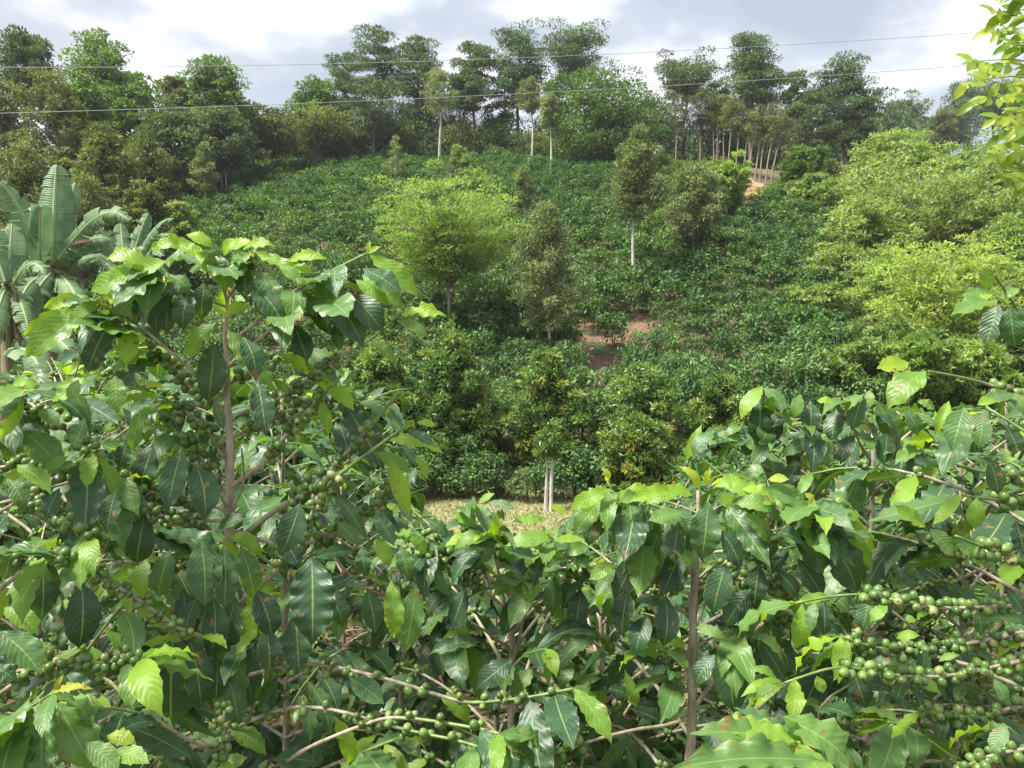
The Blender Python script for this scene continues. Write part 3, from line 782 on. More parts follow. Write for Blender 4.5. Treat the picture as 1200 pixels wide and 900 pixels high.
# ------------------------------------------------------------------ foreground coffee: materials
def leaf_material(name, from_object):
    m, t = mat(name); N, K = t.nodes.new, t.links.new
    def math_(op, a=None, b=None, c=None):
        n = N("ShaderNodeMath"); n.operation = op
        for i, x in enumerate((a, b, c)):
            if x is None: continue
            if isinstance(x, (int, float)): n.inputs[i].default_value = x
            else: K(x, n.inputs[i])
        return n.outputs[0]
    at = N("ShaderNodeAttribute"); at.attribute_name = "tone" if from_object else "tint"
    if from_object: at.attribute_type = 'OBJECT'
    uv = N("ShaderNodeUVMap"); uv.uv_map = "UVMap"
    sp = N("ShaderNodeSeparateXYZ"); K(uv.outputs[0], sp.inputs[0])
    oi = N("ShaderNodeObjectInfo")
    au = math_('ABSOLUTE', math_('MULTIPLY_ADD', sp.outputs[0], 2.0, -1.0))       # 0 midrib .. 1 margin
    p = math_('SUBTRACT', math_('ADD', math_('MULTIPLY', sp.outputs[1], 9.5), math_('MULTIPLY', oi.outputs['Random'], 1.7)), math_('MULTIPLY', math_('POWER', au, 1.25), 2.3))
    fr = math_('FRACT', p)
    tri = math_('ABSOLUTE', math_('SUBTRACT', fr, 0.5))                            # .5 on the vein, 0 between
    vein = N("ShaderNodeMapRange"); K(tri, vein.inputs[0]); vein.inputs[1].default_value = 0.44; vein.inputs[2].default_value = 0.5
    mid = N("ShaderNodeMapRange"); K(au, mid.inputs[0]); mid.inputs[1].default_value = 0.06; mid.inputs[2].default_value = 0.02
    geo = N("ShaderNodeNewGeometry")
    nz = N("ShaderNodeTexNoise"); nz.inputs["Scale"].default_value = 28; nz.inputs["Detail"].default_value = 5; K(geo.outputs["Position"], nz.inputs[0])
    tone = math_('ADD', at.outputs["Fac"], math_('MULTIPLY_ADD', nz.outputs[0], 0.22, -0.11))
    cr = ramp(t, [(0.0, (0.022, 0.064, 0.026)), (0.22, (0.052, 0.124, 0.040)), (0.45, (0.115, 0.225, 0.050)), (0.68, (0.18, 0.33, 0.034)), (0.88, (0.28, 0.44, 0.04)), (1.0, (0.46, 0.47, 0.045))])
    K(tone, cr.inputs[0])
    pale = N("ShaderNodeMix"); pale.data_type = 'RGBA'; pale.blend_type = 'MIX'
    vf = math_('MAXIMUM', math_('MULTIPLY', vein.outputs[0], 0.10), math_('MULTIPLY', mid.outputs[0], 0.6))
    K(vf, pale.inputs[0]); K(cr.outputs[0], pale.inputs[6]); pale.inputs[7].default_value = (0.30, 0.42, 0.14, 1)
    # brown spots and bitten tips on some leaves
    ns = N("ShaderNodeTexNoise"); ns.inputs["Scale"].default_value = 60; ns.inputs["Detail"].default_value = 3; K(geo.outputs["Position"], ns.inputs[0])
    sm = N("ShaderNodeMapRange"); K(ns.outputs[0], sm.inputs[0]); sm.inputs[1].default_value = 0.66; sm.inputs[2].default_value = 0.70
    spot = N("ShaderNodeMix"); spot.data_type = 'RGBA'; K(sm.outputs[0], spot.inputs[0]); K(pale.outputs[2], spot.inputs[6]); spot.inputs[7].default_value = (0.22, 0.13, 0.04, 1)
    # browned, yellowing margins here and there
    ne = N("ShaderNodeTexNoise"); ne.inputs["Scale"].default_value = 22; ne.inputs["Detail"].default_value = 2; K(geo.outputs["Position"], ne.inputs[0])
    em = N("ShaderNodeMapRange"); K(math_('MULTIPLY', math_('POWER', au, 3.0), ne.outputs[0]), em.inputs[0]); em.inputs[1].default_value = 0.50; em.inputs[2].default_value = 0.58
    edge_ = N("ShaderNodeMix"); edge_.data_type = 'RGBA'; K(em.outputs[0], edge_.inputs[0]); K(spot.outputs[2], edge_.inputs[6]); edge_.inputs[7].default_value = (0.30, 0.24, 0.06, 1)
    spot = edge_
    under = N("ShaderNodeMix"); under.data_type = 'RGBA'; K(geo.outputs["Backfacing"], under.inputs[0]); K(spot.outputs[2], under.inputs[6])
    us = N("ShaderNodeMix"); us.data_type = 'RGBA'; us.inputs[0].default_value = 0.45; K(spot.outputs[2], us.inputs[6]); us.inputs[7].default_value = (0.13, 0.21, 0.085, 1)
    K(us.outputs[2], under.inputs[7])
    b = N("ShaderNodeBsdfPrincipled"); K(under.outputs[2], b.inputs["Base Color"])
    ro = math_('ADD', math_('MULTIPLY_ADD', nz.outputs[0], 0.35, 0.28), math_('MULTIPLY', geo.outputs["Backfacing"], 0.25))
    K(ro, b.inputs["Roughness"]); b.inputs["Specular IOR Level"].default_value = 0.6
    hgt = math_('SUBTRACT', math_('MULTIPLY', math_('COSINE', math_('MULTIPLY', math_('SUBTRACT', fr, 0.5), 6.283)), 0.5), math_('MULTIPLY', mid.outputs[0], 1.1))
    bp = N("ShaderNodeBump"); bp.inputs["Strength"].default_value = 0.36; bp.inputs["Distance"].default_value = 0.0008
    K(math_('ADD', hgt, math_('MULTIPLY', nz.outputs[0], 3.0)), bp.inputs["Height"]); K(bp.outputs[0], b.inputs["Normal"])
    g2 = N("ShaderNodeMix"); g2.data_type = 'RGBA'; g2.blend_type = 'MULTIPLY'; g2.inputs[0].default_value = 1
    K(spot.outputs[2], g2.inputs[6]); g2.inputs[7].default_value = (2.3, 2.1, 0.4, 1)
    tl = N("ShaderNodeBsdfTranslucent"); K(g2.outputs[2], tl.inputs[0])
    tf = math_('MULTIPLY_ADD', math_('MINIMUM', math_('MAXIMUM', at.outputs["Fac"], 0.0), 1.0), 0.36, 0.17)
    ms = N("ShaderNodeMixShader"); K(tf, ms.inputs[0]); K(b.outputs[0], ms.inputs[1]); K(tl.outputs[0], ms.inputs[2])
    o = N("ShaderNodeOutputMaterial"); K(ms.outputs[0], o.inputs[0])
    return m
LEAF_O = leaf_material("coffee_leaf", True)
LEAF_S = leaf_material("coffee_leaf_mass", False)

def cherry_material():
    m, t = mat("green_coffee_cherry"); N, K = t.nodes.new, t.links.new
    at = N("ShaderNodeAttribute"); at.attribute_name = "tint"
    oi = N("ShaderNodeObjectInfo"); ad = N("ShaderNodeMath"); ad.operation = 'ADD'; K(at.outputs["Fac"], ad.inputs[0]); K(oi.outputs["Random"], ad.inputs[1])
    fr = N("ShaderNodeMath"); fr.operation = 'FRACT'; K(ad.outputs[0], fr.inputs[0])
    cr = ramp(t, [(0, (0.070, 0.135, 0.032)), (0.5, (0.105, 0.185, 0.042)), (0.9, (0.16, 0.25, 0.06)), (1, (0.30, 0.31, 0.11))]); K(fr.outputs[0], cr.inputs[0])
    nv = N("ShaderNodeAttribute"); nv.attribute_name = "navel"
    mx = N("ShaderNodeMix"); mx.data_type = 'RGBA'; K(nv.outputs["Fac"], mx.inputs[0]); K(cr.outputs[0], mx.inputs[6]); mx.inputs[7].default_value = (0.10, 0.08, 0.03, 1)
    b = N("ShaderNodeBsdfPrincipled"); K(mx.outputs[2], b.inputs["Base Color"]); b.inputs["Roughness"].default_value = 0.33
    b.inputs["Specular IOR Level"].default_value = 0.5; b.inputs["Subsurface Weight"].default_value = 0.0
    o = N("ShaderNodeOutputMaterial"); K(b.outputs[0], o.inputs[0])
    return m
CHERRY = cherry_material()
M['twig'] = bark("coffee_branch_bark", (0.20, 0.16, 0.11), (0.50, 0.43, 0.32), 60, 0.8, 0.3)
M['twig_green'] = bark("green_coffee_twig", (0.10, 0.17, 0.04), (0.22, 0.30, 0.09), 60, 0.5, 0.15)

# leaf meshes: length 1 along +Y, full width 1 along X, face up +Z; both ends lie on the Y axis
def coffee_leaf_mesh(seed, nl=13, nc=4):
    rg = random.Random(seed)
    arch = rg.uniform(0.03, 0.20); twist = rg.uniform(-0.35, 0.35); fold = rg.uniform(0.05, 0.28)
    sidew = rg.uniform(-0.06, 0.06); ph = rg.uniform(0, 6.28); fq = rg.uniform(4.2, 6.4); amp = rg.uniform(0.020, 0.060)
    xs = (-1, -0.55, 0, 0.55, 1) if nc == 4 else [-1 + 2 * i / nc for i in range(nc + 1)]
    V, UV = [], []
    for i in range(nl + 1):
        v = i / nl
        if v < 0.06: w = 0.05
        else:
            s = (v - 0.05) / 0.95
            w = max(0.0, math.sin(math.pi * min(1, s) ** 0.92)) ** 0.66
            if s > 0.80: w *= 1 - 0.42 * min(1, (s - 0.80) / 0.12)
            if i == nl: w = 0.015
        zc = arch * 4 * v * (1 - v) * (0.7 + 0.6 * v)
        for x in xs:
            wob = amp * (math.sin(v * fq * 6.283 + ph + (0.9 if x > 0 else 0)) + 0.8 * math.sin(v * 2.1 * 6.283 + ph * 1.7 + x)) * abs(x) ** 1.5 * min(1, w * 1.5)
            ww = w * (1 + 0.055 * math.sin(v * fq * 6.283 + ph * 2 + x))
            z = zc + fold * 0.45 * abs(x) * w * 0.5 + wob + twist * x * w * 0.22 * (v - 0.3)
            V.append((x * ww * 0.5 + sidew * math.sin(math.pi * v), v, z))
            UV.append((0.5 + 0.5 * x, v))
    Fq = []
    for i in range(nl):
        for j in range(nc):
            a = i * (nc + 1) + j
            Fq.append((a, a + 1, a + nc + 2, a + nc + 1))
    return np.array(V, dtype=np.float32), np.array(Fq, dtype=np.int32), np.array(UV, dtype=np.float32)
LV = [coffee_leaf_mesh(900 + i) for i in range(12)]
LM = [mesh_from("coffee_leaf", V, Fq, [LEAF_O], smooth=True, uv=UV) for V, Fq, UV in LV]
LMH = [mesh_from('coffee_leaf', V * np.array([1, 1, 0.55]), Fq, [LEAF_O], smooth=True, uv=UV) for V, Fq, UV in [coffee_leaf_mesh(940 + i, nl=26, nc=8) for i in range(6)]]
LVS = [coffee_leaf_mesh(900 + i, nl=6) for i in range(12)]

def cherry_geo(nu, nv_):
    V, Fq, nav = [], [], []
    for i in range(nv_ + 1):
        th = math.pi * i / nv_
        for j in range(nu):
            a = 2 * math.pi * j / nu
            V.append((math.sin(th) * math.cos(a), math.sin(th) * math.sin(a), -math.cos(th) * 1.2 - (0.12 if i == nv_ else 0)))
    for i in range(nv_):
        for j in range(nu):
            q = (j + 1) % nu
            Fq.append((i * nu + j, i * nu + q, (i + 1) * nu + q, (i + 1) * nu + j))
            nav.append(1.0 if i == nv_ - 1 else 0.0)
    return np.array(V, dtype=np.float32), np.array(Fq, dtype=np.int32), np.array(nav, dtype=np.float32)
def set_navel(me, nav):
    a = me.attributes.new("navel", 'FLOAT', 'FACE'); a.data.foreach_set("value", nav)
CH_V, CH_F, CH_N = cherry_geo(10, 9)
CH_LV, CH_LF, CH_LN = cherry_geo(6, 5)
def cherry_mesh():
    me = mesh_from("coffee_cherry", CH_V, CH_F, [CHERRY], smooth=True); set_navel(me, CH_N); return me
CHM = cherry_mesh()

SIL = [(-100, 470), (0, 440), (25, 400), (50, 350), (125, 305), (195, 285), (240, 278), (330, 288), (400, 305), (440, 300), (470, 340), (490, 370), (470, 410), (455, 450), (500, 500), (505, 560), (470, 592), (520, 600),
       (560, 592), (600, 610), (640, 620), (665, 600), (705, 570), (760, 578), (795, 562), (812, 512), (835, 500), (870, 505), (872, 470), (900, 462), (955, 465), (1020, 455), (1060, 470), (1085, 480), (1120, 470), (1200, 455), (1400, 400)]
def sil(px):
    for (a, b_), (c, d) in zip(SIL, SIL[1:]):
        if a <= px <= c: return b_ + (d - b_) * (px - a) / (c - a)
    return 470
def allowed(p, margin=6):
    px, py, fz = proj(p)
    if fz < 0.3: return False
    if not (-60 < px < 1260): return True
    # the gap that shows the clearing between the left plant and the middle ones
    return py > sil(px) + margin

def frame(ax, nm):
    ax = ax.normalized(); s = ax.cross(nm)
    if s.length < 1e-4: s = ax.cross(Vector((0.3, 0.2, 1)))
    s.normalize(); n = s.cross(ax)
    return s, ax, n
class Plant:
    def __init__(s, name, base, label, category="coffee plant", group="coffee plants in the foreground", seed=1):
        s.root = thing(name, base, label, category, group); s.base = Vector(base)
        s.clear = []; s.leaves = []; s.cherries = []; s.branches = []; s.rg = random.Random(seed)
    def leaf(s, b, tip, width, nm, tone, hero=False):
        s.leaves.append((Vector(b), Vector(tip), width, Vector(nm), tone, hero))
    def px_leaf(s, bx, by, tx, ty, w, tone, Y=1.2, dz=None, roll=None):
        rg = s.rg
        Yb = Y + rg.uniform(-0.04, 0.04)
        if dz is None: dz = rg.uniform(-0.35, 0.1)
        Lp = math.hypot(tx - bx, ty - by) / F * Y
        b = P(bx, by, Yb); tp = P(tx, ty, max(0.35, Yb + dz * Lp))
        ax = tp - b
        tocam = (Vector((0, 0, EYE)) - b).normalized()
        nm = tocam * 0.9 + Vector((rg.uniform(-.35, .35), 0, 0.55 + rg.uniform(-.1, .35)))
        if roll is not None: nm = Matrix.Rotation(R(roll), 3, ax.normalized()) @ nm
        sd_, a_, n_ = frame(ax, nm)
        f = max(0.8, abs(n_.dot(tocam)))
        wd = min(w / F * Y / f * 1.02, max(ax.length, 0.03) * 0.52)
        s.leaf(b, tp, wd, nm, tone + rg.uniform(-.04, .04), True)
    def branch(s, pts, rads, green_from=0.8, name="branch"):
        s.branches.append((pts, rads, name))
    def cluster(s, p, d, r, n, hero=False):
        rg = s.rg; d = Vector(d).normalized()
        a = d.cross(Vector((0.1, 0.2, 1))).normalized(); b = d.cross(a)
        placed = []
        for k in range(n * 3):
            if len(placed) >= n: break
            an = rg.uniform(0, 6.283); rr = r * (rg.uniform(1.0, 1.35) if len(placed) < n * 0.65 else rg.uniform(1.9, 2.5))
            q = p + (a * math.cos(an) + b * math.sin(an)) * rr + d * rg.uniform(-1.25, 1.25) * r
            if all((q - x).length > 1.6 * r for x in placed):
                placed.append(q)
        for q in placed:
            o = (q - p).normalized() + Vector((rg.uniform(-.4, .4), rg.uniform(-.4, .4), rg.uniform(-.4, .4)))
            s.cherries.append((q, o.normalized(), r * rg.uniform(0.82, 1.12), hero))
    def px_branch(s, pts, Y0, Y1, r0, r1, berries=None, n=12, step=19, rb=5.1, name="branch", auto=0.5):
        """pts in pixels, depths Y0..Y1 from first to last point, radii in pixels"""
        W_ = []
        m = len(pts)
        for i, (x, y) in enumerate(pts):
            t_ = i / (m - 1); Y = Y0 + (Y1 - Y0) * t_
            W_.append(P(x, y, Y))
        # resample with a smooth curve
        q = []
        for i in range(m - 1):
            p0, p1, p2, p3 = W_[max(i - 1, 0)], W_[i], W_[i + 1], W_[min(i + 2, m - 1)]
            k = 4
            for j in range(k):
                u = j / k
                q.append(0.5 * ((2 * p1) + (p2 - p0) * u + (2 * p0 - 5 * p1 + 4 * p2 - p3) * u * u + (3 * p1 - p0 - 3 * p2 + p3) * u ** 3))
        q.append(W_[-1])
        Yav = (Y0 + Y1) / 2
        rads = [(r0 + (r1 - r0) * i / (len(q) - 1)) * 0.8 / F * Yav for i in range(len(q))]
        # swollen nodes
        for i in range(1, len(q) - 1, 2): rads[i] *= 1.12
        s.branches.append((q, rads, name))
        if auto:
            rg = s.rg; k0 = int(len(q) * (0.84 if berries else auto))
            for i in range(k0, len(q)):
                for sg in (1, -1):
                    if rg.random() < 0.3: continue
                    dr = (q[i] - q[i - 1]).normalized(); hor = dr.cross(Vector((0, 0, 1))).normalized()
                    ll = rg.uniform(0.08, 0.14) * (0.7 if i > len(q) - 3 else 1)
                    dv = (hor * sg * rg.uniform(0.3, 0.8) + dr * rg.uniform(0.3, 0.9) + Vector((0, 0, -rg.uniform(0.2, 1.1)))).normalized()
                    b = q[i]; tp = b + dv * ll
                    if allowed(tp, 5) and allowed(b, -3):
                        s.leaf(b, tp, ll * rg.uniform(0.32, 0.42), Vector((rg.uniform(-.3, .3), -0.4, 1)) + hor * sg * 0.3, rg.uniform(0, .5) + (0.35 if i > len(q) - 3 else 0))
        if berries:
            a_, b_ = berries; tot = sum((q[i + 1] - q[i]).length for i in range(len(q) - 1))
            st = step / F * Yav; dcur = a_ * tot
            while dcur < b_ * tot:
                acc = 0
                for i in range(len(q) - 1):
                    l = (q[i + 1] - q[i]).length
                    if acc + l >= dcur:
                        pt = q[i] + (q[i + 1] - q[i]) * ((dcur - acc) / max(l, 1e-6)); dr = q[i + 1] - q[i]; break
                    acc += l
                s.cluster(pt, dr, rb / F * Yav, max(2, int(n * s.rg.uniform(0.55, 1.25))), True)
                dcur += st * s.rg.uniform(0.75, 1.3)
        return q
    def stem(s, pts, rads):
        q, rr = [], []
        for i in range(len(pts) - 1):
            L_ = (pts[i + 1] - pts[i]).length; k = max(1, int(L_ / 0.022))
            for j in range(k):
                u = j / k; n_ = len(q)
                q.append(pts[i].lerp(pts[i + 1], u) + Vector((s.rg.uniform(-1, 1), s.rg.uniform(-1, 1), 0)) * 0.0011 + Vector((math.sin(n_ * 0.4), 0, 0)) * 0.002)
                rr.append((rads[i] + (rads[i + 1] - rads[i]) * u) * (1.17 if n_ % 3 == 0 else s.rg.uniform(0.93, 1.0)))
        q.append(pts[-1]); rr.append(rads[-1])
        s.branches.append((q, rr, "stem"))
    def grow(s, top, n0=0.35, Lmax=0.55, tone=(0.0, 0.32), flush=0.5, berry=0.5, leaf_len=0.148, gap=0.072, ymin=None, test=True, rb=0.0068, stem=True, stem_r=0.011, back=None):
        """procedural coffee growth round a stem from base to top: opposite pairs of arching branches"""
        rg = s.rg; base = s.base; top = Vector(top); H = (top - base).length; ax = (top - base).normalized()
        if stem:
            pts = [base + (top - base) * (i / 12) + Vector((rg.uniform(-1, 1), rg.uniform(-1, 1), 0)) * 0.006 for i in range(13)]
            s.branches.append((pts, [stem_r * (1.25 - 0.85 * i / 12) for i in range(13)], "stem"))
        h = n0 * H; ang = rg.uniform(0, 3.14)
        while h < H - 0.015:
            t_ = (h - n0 * H) / (H * (1 - n0))
            L = Lmax * (min(1, 0.25 + 2.1 * (1 - t_))) * rg.uniform(0.75, 1.1)
            L = max(0.06, L * (1 if t_ < 0.9 else 0.55))
            st = base + ax * h
            for sgn in (0, math.pi):
                a = ang + sgn + rg.uniform(-0.25, 0.25)
                d = Vector((math.cos(a), math.sin(a), 0))
                rise = 0.35 + 0.75 * t_; droop = rg.uniform(0.5, 0.95) * (1.1 - 0.4 * t_)
                def bp_(u):
                    x = L * u
                    return st + d * x * (1 - 0.12 * u) + Vector((0, 0, x * rise - droop * x * x / max(L, 0.25) * 0.9))
                pts = [bp_(i / 9) for i in range(10)]
                if test:
                    k = 0
                    while k < 10 and (allowed(pts[k], 2) and (back is None or pts[k].y > back)): k += 1
                    umax = (k - 1) / 9 if k < 10 else 1.0
                    if k < 3: continue
                    pts = pts[:k]
                else: umax = 1.0
                s.branches.append((pts, [0.0036 * (1 - 0.6 * i / len(pts)) * (0.7 + L) for i in range(len(pts))], "branch"))
                u = 0.10 if L > 0.25 else 0.3
                du = (0.05 + 0.01 * rg.random()) / L
                side = 1
                bare = 0.42 if L > 0.3 else 0.1
                while u < umax:
                    p = bp_(u); dr = (bp_(u + 0.02) - bp_(u)).normalized()
                    hor = dr.cross(Vector((0, 0, 1))).normalized()
                    if u > bare * rg.uniform(0.5, 1.2):
                        tip_t = (u - bare) / max(0.01, 1 - bare)
                        for sg in (1, -1):
                            if rg.random() < 0.12: continue
                            ll = leaf_len * rg.uniform(0.75, 1.2) * (1 - 0.5 * max(0, tip_t - 0.65) / 0.35)
                            dv = hor * sg * rg.uniform(0.6, 1.0) + dr * rg.uniform(0.3, 0.8) + Vector((0, 0, -rg.uniform(0.3, 1.5) * (1 - 0.55 * max(0, tip_t))))
                            dv.normalize()
                            b = p + hor * sg * 0.004
                            tp = b + dv * ll
                            tn = rg.uniform(*tone) + (flush if tip_t > 0.88 and t_ > 0.5 else 0.12 * max(0, tip_t)) * rg.uniform(0.5, 1)
                            if rg.random() < 0.04: tn = rg.uniform(0.6, 0.95)
                            nm = Vector((0, 0, 1)) + hor * sg * 0.3 + Vector((rg.uniform(-.4, .4), rg.uniform(-.4, .4), 0))
                            if test and (not allowed(tp, 4) or not allowed(b, 0)): continue
                            if back is not None and min(tp.y, b.y) < back: continue
                            s.leaf(b, tp, ll * rg.uniform(0.32, 0.42), nm, tn)
                    if berry and 0.12 < u < 0.8 and rg.random() < berry and L > 0.2:
                        if (back is None or p.y > back) and (not test or allowed(p, 10)): s.cluster(p, dr, rb, rg.randint(4, 10))
                    u += du
            ang += 1.571 + rg.uniform(-0.2, 0.2)
            h += gap * rg.uniform(0.85, 1.15)
        # the young pair at the top
        if not test or allowed(top + Vector((0, 0, 0.05)), 0):
            for k in range(4):
                a = k * 1.57 + 0.4; d = Vector((math.cos(a), math.sin(a), rg.uniform(0.5, 1.2))).normalized()
                s.leaf(top, top + d * leaf_len * rg.uniform(0.3, 0.55), leaf_len * 0.14, Vector((0, -0.5, 1)), rg.uniform(0.55, 0.8))
    def build(s, nleaf=300, nch=300):
        base = s.base; T = Matrix.Translation(-base)
        inv = lambda v: v - base
        # stems and branches
        for pts, rads, nm in s.branches:
            v, f = tube([inv(p) for p in pts], rads, 7 if nm == "stem" else 6)
            Ymean = sum(p.y for p in pts) / len(pts)
            thin = max(rads) < 0.0022 and nm != "stem"
            # twigs are green towards their tips
            nfaces = len(f); mi = np.zeros(nfaces, dtype=np.int32)
            if nm != "stem" and len(pts) > 3: mi[int(nfaces * 0.62):] = 1
            if thin: mi[:] = 1
            me = mesh_from(nm, np.array([tuple(q) for q in v], dtype=np.float32), f, [M['twig'], M['twig_green']], smooth=True, midx=mi)
            obj(nm, me, s.root)
        def score(p, size):
            px, py, fz = proj(p)
            if fz < 0.2 or not (-40 < px < 1240 and -40 < py < 945): return -1
            return size / fz
        L_ = []
        for (b, tp, w, nm, tone, hero) in s.leaves:
            sc = score((b + tp) / 2, (tp - b).length)
            if not hero and s.clear:
                qx, qy, qz = proj((b + tp) / 2)
                if any(x0 < qx < x1 and y0 < qy < y1 and (b.y + tp.y) / 2 < yy for (x0, y0, x1, y1, yy) in s.clear): continue
            if hero and sc > 0: sc += 10
            L_.append((sc, b, tp, w, nm, tone))
        L_.sort(key=lambda q: -q[0])
        single = [q for q in L_[:nleaf] if q[0] > 0]; rest = [q for q in L_[len(single):]]
        for i, (sc, b, tp, w, nm, tone) in enumerate(single):
            ax = tp - b; sd_, a_, n_ = frame(ax, nm); ln = ax.length
            m = Matrix.Identity(4)
            zs = ln * s.rg.uniform(0.7, 1.3)
            for r_ in range(3):
                m[r_][0] = sd_[r_] * w; m[r_][1] = a_[r_] * ln; m[r_][2] = n_[r_] * zs; m[r_][3] = b[r_] - base[r_]
            near_ = (tp - b).length / max(0.3, (b.y + tp.y) / 2) * F > 95
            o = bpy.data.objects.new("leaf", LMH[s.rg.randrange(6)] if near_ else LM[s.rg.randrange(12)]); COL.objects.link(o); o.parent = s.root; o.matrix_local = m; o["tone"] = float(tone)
        if rest:
            A = Acc(); UVs = []
            for (sc, b, tp, w, nm, tone) in rest:
                ax = tp - b; sd_, a_, n_ = frame(ax, nm); ln = ax.length
                V, Fq, UV = LVS[s.rg.randrange(12)]
                m = np.array([[sd_[0] * w, a_[0] * ln, n_[0] * ln], [sd_[1] * w, a_[1] * ln, n_[1] * ln], [sd_[2] * w, a_[2] * ln, n_[2] * ln]])
                A.add((V @ m.T + np.array(inv(b))).astype(np.float32), Fq, float(tone)); UVs.append(UV)
            me = mesh_from("leaf_mass", np.concatenate(A.V), np.concatenate(A.F), [LEAF_S], np.concatenate(A.T), True, uv=np.concatenate(UVs))
            obj("leaf_mass", me, s.root, kind="stuff")
        C_ = []
        for (p, d, r, hero) in s.cherries:
            C_.append((score(p, r), p, d, r))
        C_.sort(key=lambda q: -q[0])
        single = [q for q in C_[:nch] if q[0] > 0]; rest = C_[len(single):]
        for (sc, p, d, r) in single:
            o = bpy.data.objects.new("cherry", CHM); COL.objects.link(o); o.parent = s.root
            m = d.to_track_quat('Z', 'Y').to_matrix().to_4x4() @ Matrix.Diagonal((r, r, r, 1)); m.translation = p - base
            o.matrix_local = m
        if rest:
            A = Acc(); nav = []
            for (sc, p, d, r) in rest:
                m = np.array(d.to_track_quat('Z', 'Y').to_matrix()) * r
                A.add((CH_LV @ m.T + np.array(inv(p))).astype(np.float32), CH_LF, s.rg.random()); nav.append(CH_LN)
            me = mesh_from("cherry_mass", np.concatenate(A.V), np.concatenate(A.F), [CHERRY], np.concatenate(A.T), True)
            set_navel(me, np.concatenate(nav))
            obj("cherry_mass", me, s.root, kind="stuff")
        print(s.root.name, "leaves", len(s.leaves), "cherries", len(s.cherries), "branches", len(s.branches))

def gpt(px, Y, sink=0.03):
    x = (px - 600) / F * Y
    return Vector((x, Y, ground_z(x, Y) - sink))

# ---------------- left plant, the main subject
p1 = Plant("coffee_plant", gpt(264, 1.28), "tallest coffee plant at the left with a pale bare stem and many green cherries", seed=11)
st_px = [(266, 352), (266, 400), (268, 470), (269, 530), (268, 600), (266, 700), (262, 800), (262, 900)]
pts = [P(x, y, 1.25) for x, y in st_px] + [p1.base]
p1.stem(pts[::-1], [0.0095, 0.009, 0.0085, 0.008, 0.0075, 0.0068, 0.0058, 0.004, 0.003])
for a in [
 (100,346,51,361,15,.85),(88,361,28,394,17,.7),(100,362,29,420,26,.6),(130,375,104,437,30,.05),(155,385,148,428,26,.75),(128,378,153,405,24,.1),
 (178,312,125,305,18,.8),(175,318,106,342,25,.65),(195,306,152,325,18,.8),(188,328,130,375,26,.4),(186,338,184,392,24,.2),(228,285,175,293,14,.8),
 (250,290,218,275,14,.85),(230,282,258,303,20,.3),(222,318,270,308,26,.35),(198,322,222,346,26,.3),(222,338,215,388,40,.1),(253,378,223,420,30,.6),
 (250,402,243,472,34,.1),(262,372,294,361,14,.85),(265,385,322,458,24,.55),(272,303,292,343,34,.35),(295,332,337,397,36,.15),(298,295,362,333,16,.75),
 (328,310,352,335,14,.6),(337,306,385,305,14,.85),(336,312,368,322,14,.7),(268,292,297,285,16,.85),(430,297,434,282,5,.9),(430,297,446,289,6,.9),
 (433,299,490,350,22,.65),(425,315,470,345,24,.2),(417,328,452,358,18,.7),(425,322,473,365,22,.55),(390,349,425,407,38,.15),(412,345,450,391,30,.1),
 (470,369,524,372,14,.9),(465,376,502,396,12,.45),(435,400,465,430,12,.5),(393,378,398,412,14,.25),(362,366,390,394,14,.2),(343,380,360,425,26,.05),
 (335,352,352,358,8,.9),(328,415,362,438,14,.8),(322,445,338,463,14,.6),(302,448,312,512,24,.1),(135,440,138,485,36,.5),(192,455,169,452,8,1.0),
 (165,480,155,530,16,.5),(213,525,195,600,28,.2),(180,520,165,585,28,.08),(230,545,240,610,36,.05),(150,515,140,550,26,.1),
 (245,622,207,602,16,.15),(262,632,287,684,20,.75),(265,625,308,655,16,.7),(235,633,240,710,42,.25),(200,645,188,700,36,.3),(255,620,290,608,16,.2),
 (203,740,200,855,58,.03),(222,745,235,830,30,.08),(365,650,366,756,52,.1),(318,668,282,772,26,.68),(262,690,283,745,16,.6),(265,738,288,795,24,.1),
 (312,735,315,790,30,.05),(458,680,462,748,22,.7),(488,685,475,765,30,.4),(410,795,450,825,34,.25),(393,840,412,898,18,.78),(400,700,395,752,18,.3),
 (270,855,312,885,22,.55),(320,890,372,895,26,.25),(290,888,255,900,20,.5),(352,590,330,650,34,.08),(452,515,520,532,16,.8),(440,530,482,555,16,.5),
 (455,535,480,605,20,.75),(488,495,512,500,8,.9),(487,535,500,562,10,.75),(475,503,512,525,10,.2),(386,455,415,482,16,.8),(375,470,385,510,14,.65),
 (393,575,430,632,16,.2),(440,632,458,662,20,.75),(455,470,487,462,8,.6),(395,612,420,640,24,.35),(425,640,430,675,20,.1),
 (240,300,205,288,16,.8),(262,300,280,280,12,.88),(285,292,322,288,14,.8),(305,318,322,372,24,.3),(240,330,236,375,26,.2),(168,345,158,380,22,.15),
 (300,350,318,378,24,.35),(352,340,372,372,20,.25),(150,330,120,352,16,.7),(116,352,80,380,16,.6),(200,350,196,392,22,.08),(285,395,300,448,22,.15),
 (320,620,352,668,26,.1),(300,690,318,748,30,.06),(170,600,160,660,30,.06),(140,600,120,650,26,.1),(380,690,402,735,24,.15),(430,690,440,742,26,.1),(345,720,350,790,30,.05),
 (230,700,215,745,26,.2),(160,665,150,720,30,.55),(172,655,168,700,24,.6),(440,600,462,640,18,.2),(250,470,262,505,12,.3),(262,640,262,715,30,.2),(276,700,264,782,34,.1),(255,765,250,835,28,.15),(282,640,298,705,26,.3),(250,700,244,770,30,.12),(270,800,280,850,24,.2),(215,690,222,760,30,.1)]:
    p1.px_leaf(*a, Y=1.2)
B_ = p1.px_branch
B_([(266,470),(220,430),(160,380),(105,350)], 1.25, 1.18, 3, 1.4)
